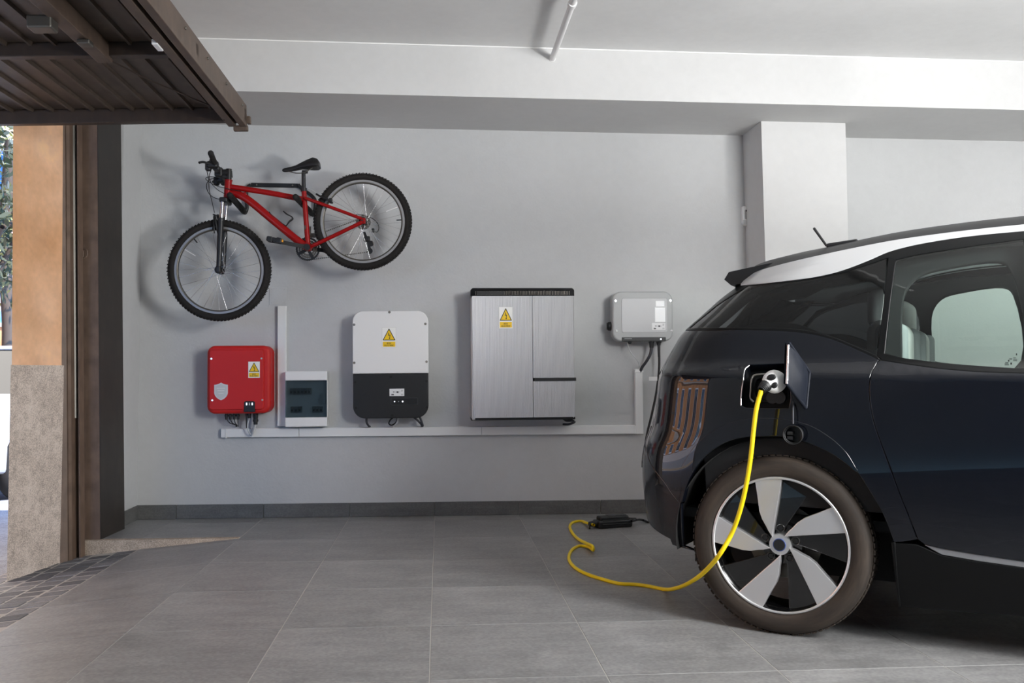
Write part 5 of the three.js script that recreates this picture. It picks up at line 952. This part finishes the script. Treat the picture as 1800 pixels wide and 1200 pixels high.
  obj('black_cord', tube([gr(1110, 916, 0.04), gr(1122, 913, 0.03), gr(1131, 914, 0.012), gr(1140, 917.5), gr(1160, 912), gr(1200, 905)], 0.008, 10), M.black, g);
}
// ---------------------------------------------------------------- two unseen soft lamps out of view, placed to light wall and ceiling
function unseenLamp(name, label, { at, aim, w, h, power }) {
  const g = thing(name, label, 'lamp', V(at[0], 0, at[2]));
  const head = sub('lamp_head', g), d = V(...aim).sub(V(...at)); head.position.set(0, at[1], 0);
  head.rotation.order = 'YXZ'; head.rotation.set(-Math.atan2(d.y, Math.hypot(d.x, d.z)), Math.atan2(d.x, d.z), 0);
  const shell = new THREE.CylinderGeometry(Math.SQRT1_2, 0.14, 0.4, 4, 1, true).rotateY(Math.PI / 4).rotateX(Math.PI / 2).scale(w, h, 1).translate(0, 0, -0.21);
  obj('unseen_lamp_shell', [shell, span(-w / 2 - 0.01, w / 2 + 0.01, h / 2, h / 2 + 0.015, -0.02, 0.01), span(-w / 2 - 0.01, w / 2 + 0.01, -h / 2 - 0.015, -h / 2, -0.02, 0.01), rbox(0.2, 0.2, 0.22, 0.02, 0, 0, -0.48)], M.blackMatte, head);
  obj('lamp_diffuser', box(w, h, 0.004, 0, 0, -0.012), std(0xf4f4f0, 0.9, 0, { emissive: 0xffffff, emissiveIntensity: 3 }), head);
  const area = new THREE.RectAreaLight(0xffffff, power, w, h); area.position.set(0, 0, 0.01); area.rotation.y = Math.PI; area.castShadow = true; head.add(area);
  obj('lamp_stand', [rod(V(0, 0.25, 0), V(0, at[1] - 0.02, 0), 0.016, 0.014), ...[0, 2.1, 4.2].map((a) => rod(V(0, 0.45, 0), V(Math.cos(a) * 0.45, 0.012, Math.sin(a) * 0.45), 0.011))], M.black, g);
}
unseenLamp('unseen_lamp', 'unseen tall lamp out of view, placed to light the equipment wall', UNSEEN_MAIN);
unseenLamp('unseen_lamp', 'unseen low lamp out of view, tilted up to light the ceiling', UNSEEN_UPLIGHT);
// ---------------------------------------------------------------- the street outside
{
  const ST = -0.19;
  structure('street_paving', [uvBox(span(-60, -2.47, ST - 0.3, ST, -60, 40)), uvBox(span(-2.47, 12, ST - 0.3, ST, -60, -0.31))], std(0x9fa3aa, 0.85, 0, { map: speckTex }), 'sunlit grey paving of the street');
  structure('kerb_stone', uvBox(rbox(0.25, 0.1, 80, 0.02, -5.9, ST + 0.02, -8, 1)), M.concrete, 'pale kerb along the far pavement');
  // building across the street
  const b = thing('street_building', 'orange rendered apartment building across the street', 'building', V(-15, ST, 3));
  obj('facade_wall', [uvBox(span(-6, 0, 0, 11, -15, 15))], std(0xd8975f, 0.9, 0, { map: stainTex }), b);
  obj('stone_base', uvBox(span(-0.1, 0.06, 0, 1.1, -15, 15)), M.granite, b);
  obj('cornice', [span(-6.1, 0.35, 11, 11.3, -15.2, 15.2), span(0, 0.15, 3.6, 3.8, -15, 15)], M.concrete, b);
  for (let f = 0; f < 3; f++) for (let i = 0; i < 9; i++) {
    const z = -13 + i * 3.2, y = 1.3 + f * 3.3, wn = sub('window', b);
    obj('window_frame', [span(0, 0.08, y, y + 0.08, z - 0.62, z + 0.62), span(0, 0.08, y + 1.75, y + 1.83, z - 0.62, z + 0.62), span(0, 0.08, y, y + 1.8, z - 0.66, z - 0.58), span(0, 0.08, y, y + 1.8, z + 0.58, z + 0.66), span(0, 0.06, y, y + 1.8, z - 0.03, z + 0.03), span(0, 0.18, y - 0.1, y, z - 0.75, z + 0.75)], M.white, wn);
    obj('window_pane', span(0.005, 0.02, y + 0.05, y + 1.78, z - 0.6, z + 0.6), phys({ color: 0x1c2126, roughness: 0.08, clearcoat: 1 }), wn);
  }
  const wl = thing('garden_wall', 'low orange garden wall behind the street tree', 'wall', V(-14, ST, -26));
  obj('wall_body', uvBox(span(-0.3, 0.3, 0, 2.6, -13, 13)), std(0xd08f5e, 0.9, 0, { map: stainTex }), wl);
  obj('wall_coping', uvBox(rbox(0.8, 0.12, 26, 0.02, 0, 2.66, 0, 1)), M.concrete, wl);
  const steps = thing('garden_steps', 'pale grey stone steps rising to the garden wall', 'steps', V(-12.2, ST, -25));
  for (let i = 0; i < 5; i++) obj('step', rbox(0.34, 0.16 * (i + 1), 12, 0.01, -i * 0.32 + 0.3, 0.08 * (i + 1), 0, 1), M.concrete, steps);
  // street trees
  const leafS = new THREE.Shape(); leafS.moveTo(0, -0.09); leafS.quadraticCurveTo(0.06, 0, 0, 0.1); leafS.quadraticCurveTo(-0.06, 0, 0, -0.09);
  const leafG = new THREE.ShapeGeometry(leafS, 3), leafM = [phys({ color: 0x3f4526, roughness: 0.8, transmission: 0.35, thickness: 0, side: THREE.DoubleSide }), phys({ color: 0x8a8a4a, roughness: 0.8, transmission: 0.35, thickness: 0, side: THREE.DoubleSide })];
  const tree = (label, x, z, cy, r, n, k) => {
    const t = thing('street_tree', label, 'tree', V(x, ST, z)), top = cy - ST;
    obj('trunk', tube([V(0, 0, 0), V(0.1, top * 0.35, 0.05), V(-0.05, top * 0.7, 0), V(0.1, top + r * 0.3, 0.1)], 0.15, 10), std(0x4d4238, 0.9), t);
    for (let i = 0; i < 7; i++) { const a = i * 2.4, e = V(Math.cos(a) * r * 0.7, top + (rnd() - 0.3) * r, Math.sin(a) * r * 0.7); obj('branch', tube([V(0, top * (0.55 + 0.06 * i), 0), e.clone().multiplyScalar(0.5).setY((top * 0.7 + e.y) / 2), e], 0.045, 6), std(0x4d4238, 0.9), t); }
    const im = new THREE.InstancedMesh(leafG, leafM[k], n), m = new THREE.Matrix4(), q = new THREE.Quaternion(), c = new THREE.Color();
    const clumps = Array.from({ length: 26 }, () => { const a = rnd() * 6.283, ph = Math.acos(2 * rnd() - 1), rr = r * (0.45 + 0.5 * rnd()); return V(Math.sin(ph) * Math.cos(a) * rr, Math.cos(ph) * rr * 0.85, Math.sin(ph) * Math.sin(a) * rr); });
    for (let i = 0; i < n; i++) { const cl = clumps[i % 26], d = V(rnd() - 0.5, rnd() - 0.5, rnd() - 0.5).multiplyScalar(r * 0.75); q.setFromEuler(new THREE.Euler(rnd() * 6, rnd() * 6, rnd() * 6)); m.compose(V(cl.x + d.x, top + cl.y + d.y, cl.z + d.z), q, V(1, 1, 1).multiplyScalar(0.8 + rnd() * 0.8)); im.setMatrixAt(i, m); c.setScalar(0.7 + rnd() * 0.6); im.setColorAt(i, c); }
    im.name = 'foliage'; im.castShadow = im.receiveShadow = true; im.userData.kind = 'stuff'; t.add(im);
  };
  tree('leafy street tree in front of the low orange wall', -8.6, -11.2, 4.2, 2.3, 2600, 0);
  tree('tall street tree beside the orange apartment building', -11.0, -17.5, 6.0, 3.0, 3000, 1);
  // parked car
  const c = thing('parked_car', 'pale silver car with dark bumper parked in the street', 'car', V(-4.86, ST, -1.75));
  const prof = new THREE.Shape(); [[0, 0.32], [0.0, 0.62], [0.12, 0.8], [0.5, 0.92], [1.15, 1.0], [1.75, 1.42], [2.9, 1.46], [3.7, 1.08], [4.2, 1.0], [4.25, 0.4], [4.1, 0.28], [0.1, 0.28]].forEach(([z, y], i) => (i ? prof.lineTo(z, y) : prof.moveTo(z, y)));
  const lift = (sh, w0, w1, bev) => slab(sh, w0, w1, bev, 4).rotateY(Math.PI / 2).translate(0, 0, 0);
  const lower = new THREE.Shape(); [[0.02, 0.3], [0, 0.6], [0.1, 0.8], [0.5, 0.93], [1.15, 1.0], [3.7, 1.05], [4.2, 0.98], [4.25, 0.4], [4.1, 0.26], [3.75, 0.26], [3.72, 0.5], [3.55, 0.66], [3.3, 0.66], [3.12, 0.5], [3.1, 0.26], [1.2, 0.26], [1.17, 0.5], [1.0, 0.66], [0.75, 0.66], [0.57, 0.5], [0.55, 0.26]].forEach(([z, y], i) => (i ? lower.lineTo(z, y) : lower.moveTo(z, y)));
  const silverCar = phys({ color: 0xc9ccd0, roughness: 0.3, metalness: 0.4, clearcoat: 1, clearcoatRoughness: 0.05 });
  obj('body_shell', lift(lower, -0.86, 0.86, 0.08), silverCar, c);
  const cab = new THREE.Shape(); [[1.1, 0.98], [1.8, 1.44], [2.95, 1.47], [3.65, 1.04]].forEach(([z, y], i) => (i ? cab.lineTo(z, y) : cab.moveTo(z, y)));
  obj('glasshouse', lift(cab, -0.74, 0.74, 0.1), M.blackGloss, c); obj('roof_panel', rbox(1.3, 0.05, 1.1, 0.02, 0, 1.47, -2.38), silverCar, c);
  obj('front_bumper', [rbox(1.66, 0.28, 0.12, 0.05, 0, 0.40, 0.0, 3)], M.black, c); obj('grille', rbox(0.9, 0.12, 0.06, 0.02, 0, 0.63, 0.02), M.blackGloss, c);
  for (const s of [-1, 1]) { obj('headlight', rbox(0.36, 0.14, 0.16, 0.06, s * 0.62, 0.70, -0.06, 3), phys({ color: 0xe4e8ec, roughness: 0.1, clearcoat: 1 }), c); for (const z of [-0.87, -3.42]) { const w = sub('wheel', c); w.position.set(s * 0.78, 0.31, z); obj('tyre', new THREE.TorusGeometry(0.24, 0.075, 12, 32).rotateY(Math.PI / 2), M.rubber, w); obj('wheel_disc', rod(V(-0.06, 0, 0), V(0.06, 0, 0), 0.2, 0.2, 24), M.alu, w); } }
}
scene.traverse((o) => { if (o.isMesh) { o.castShadow = true; o.receiveShadow = true; } });
renderer.render(scene, camera);
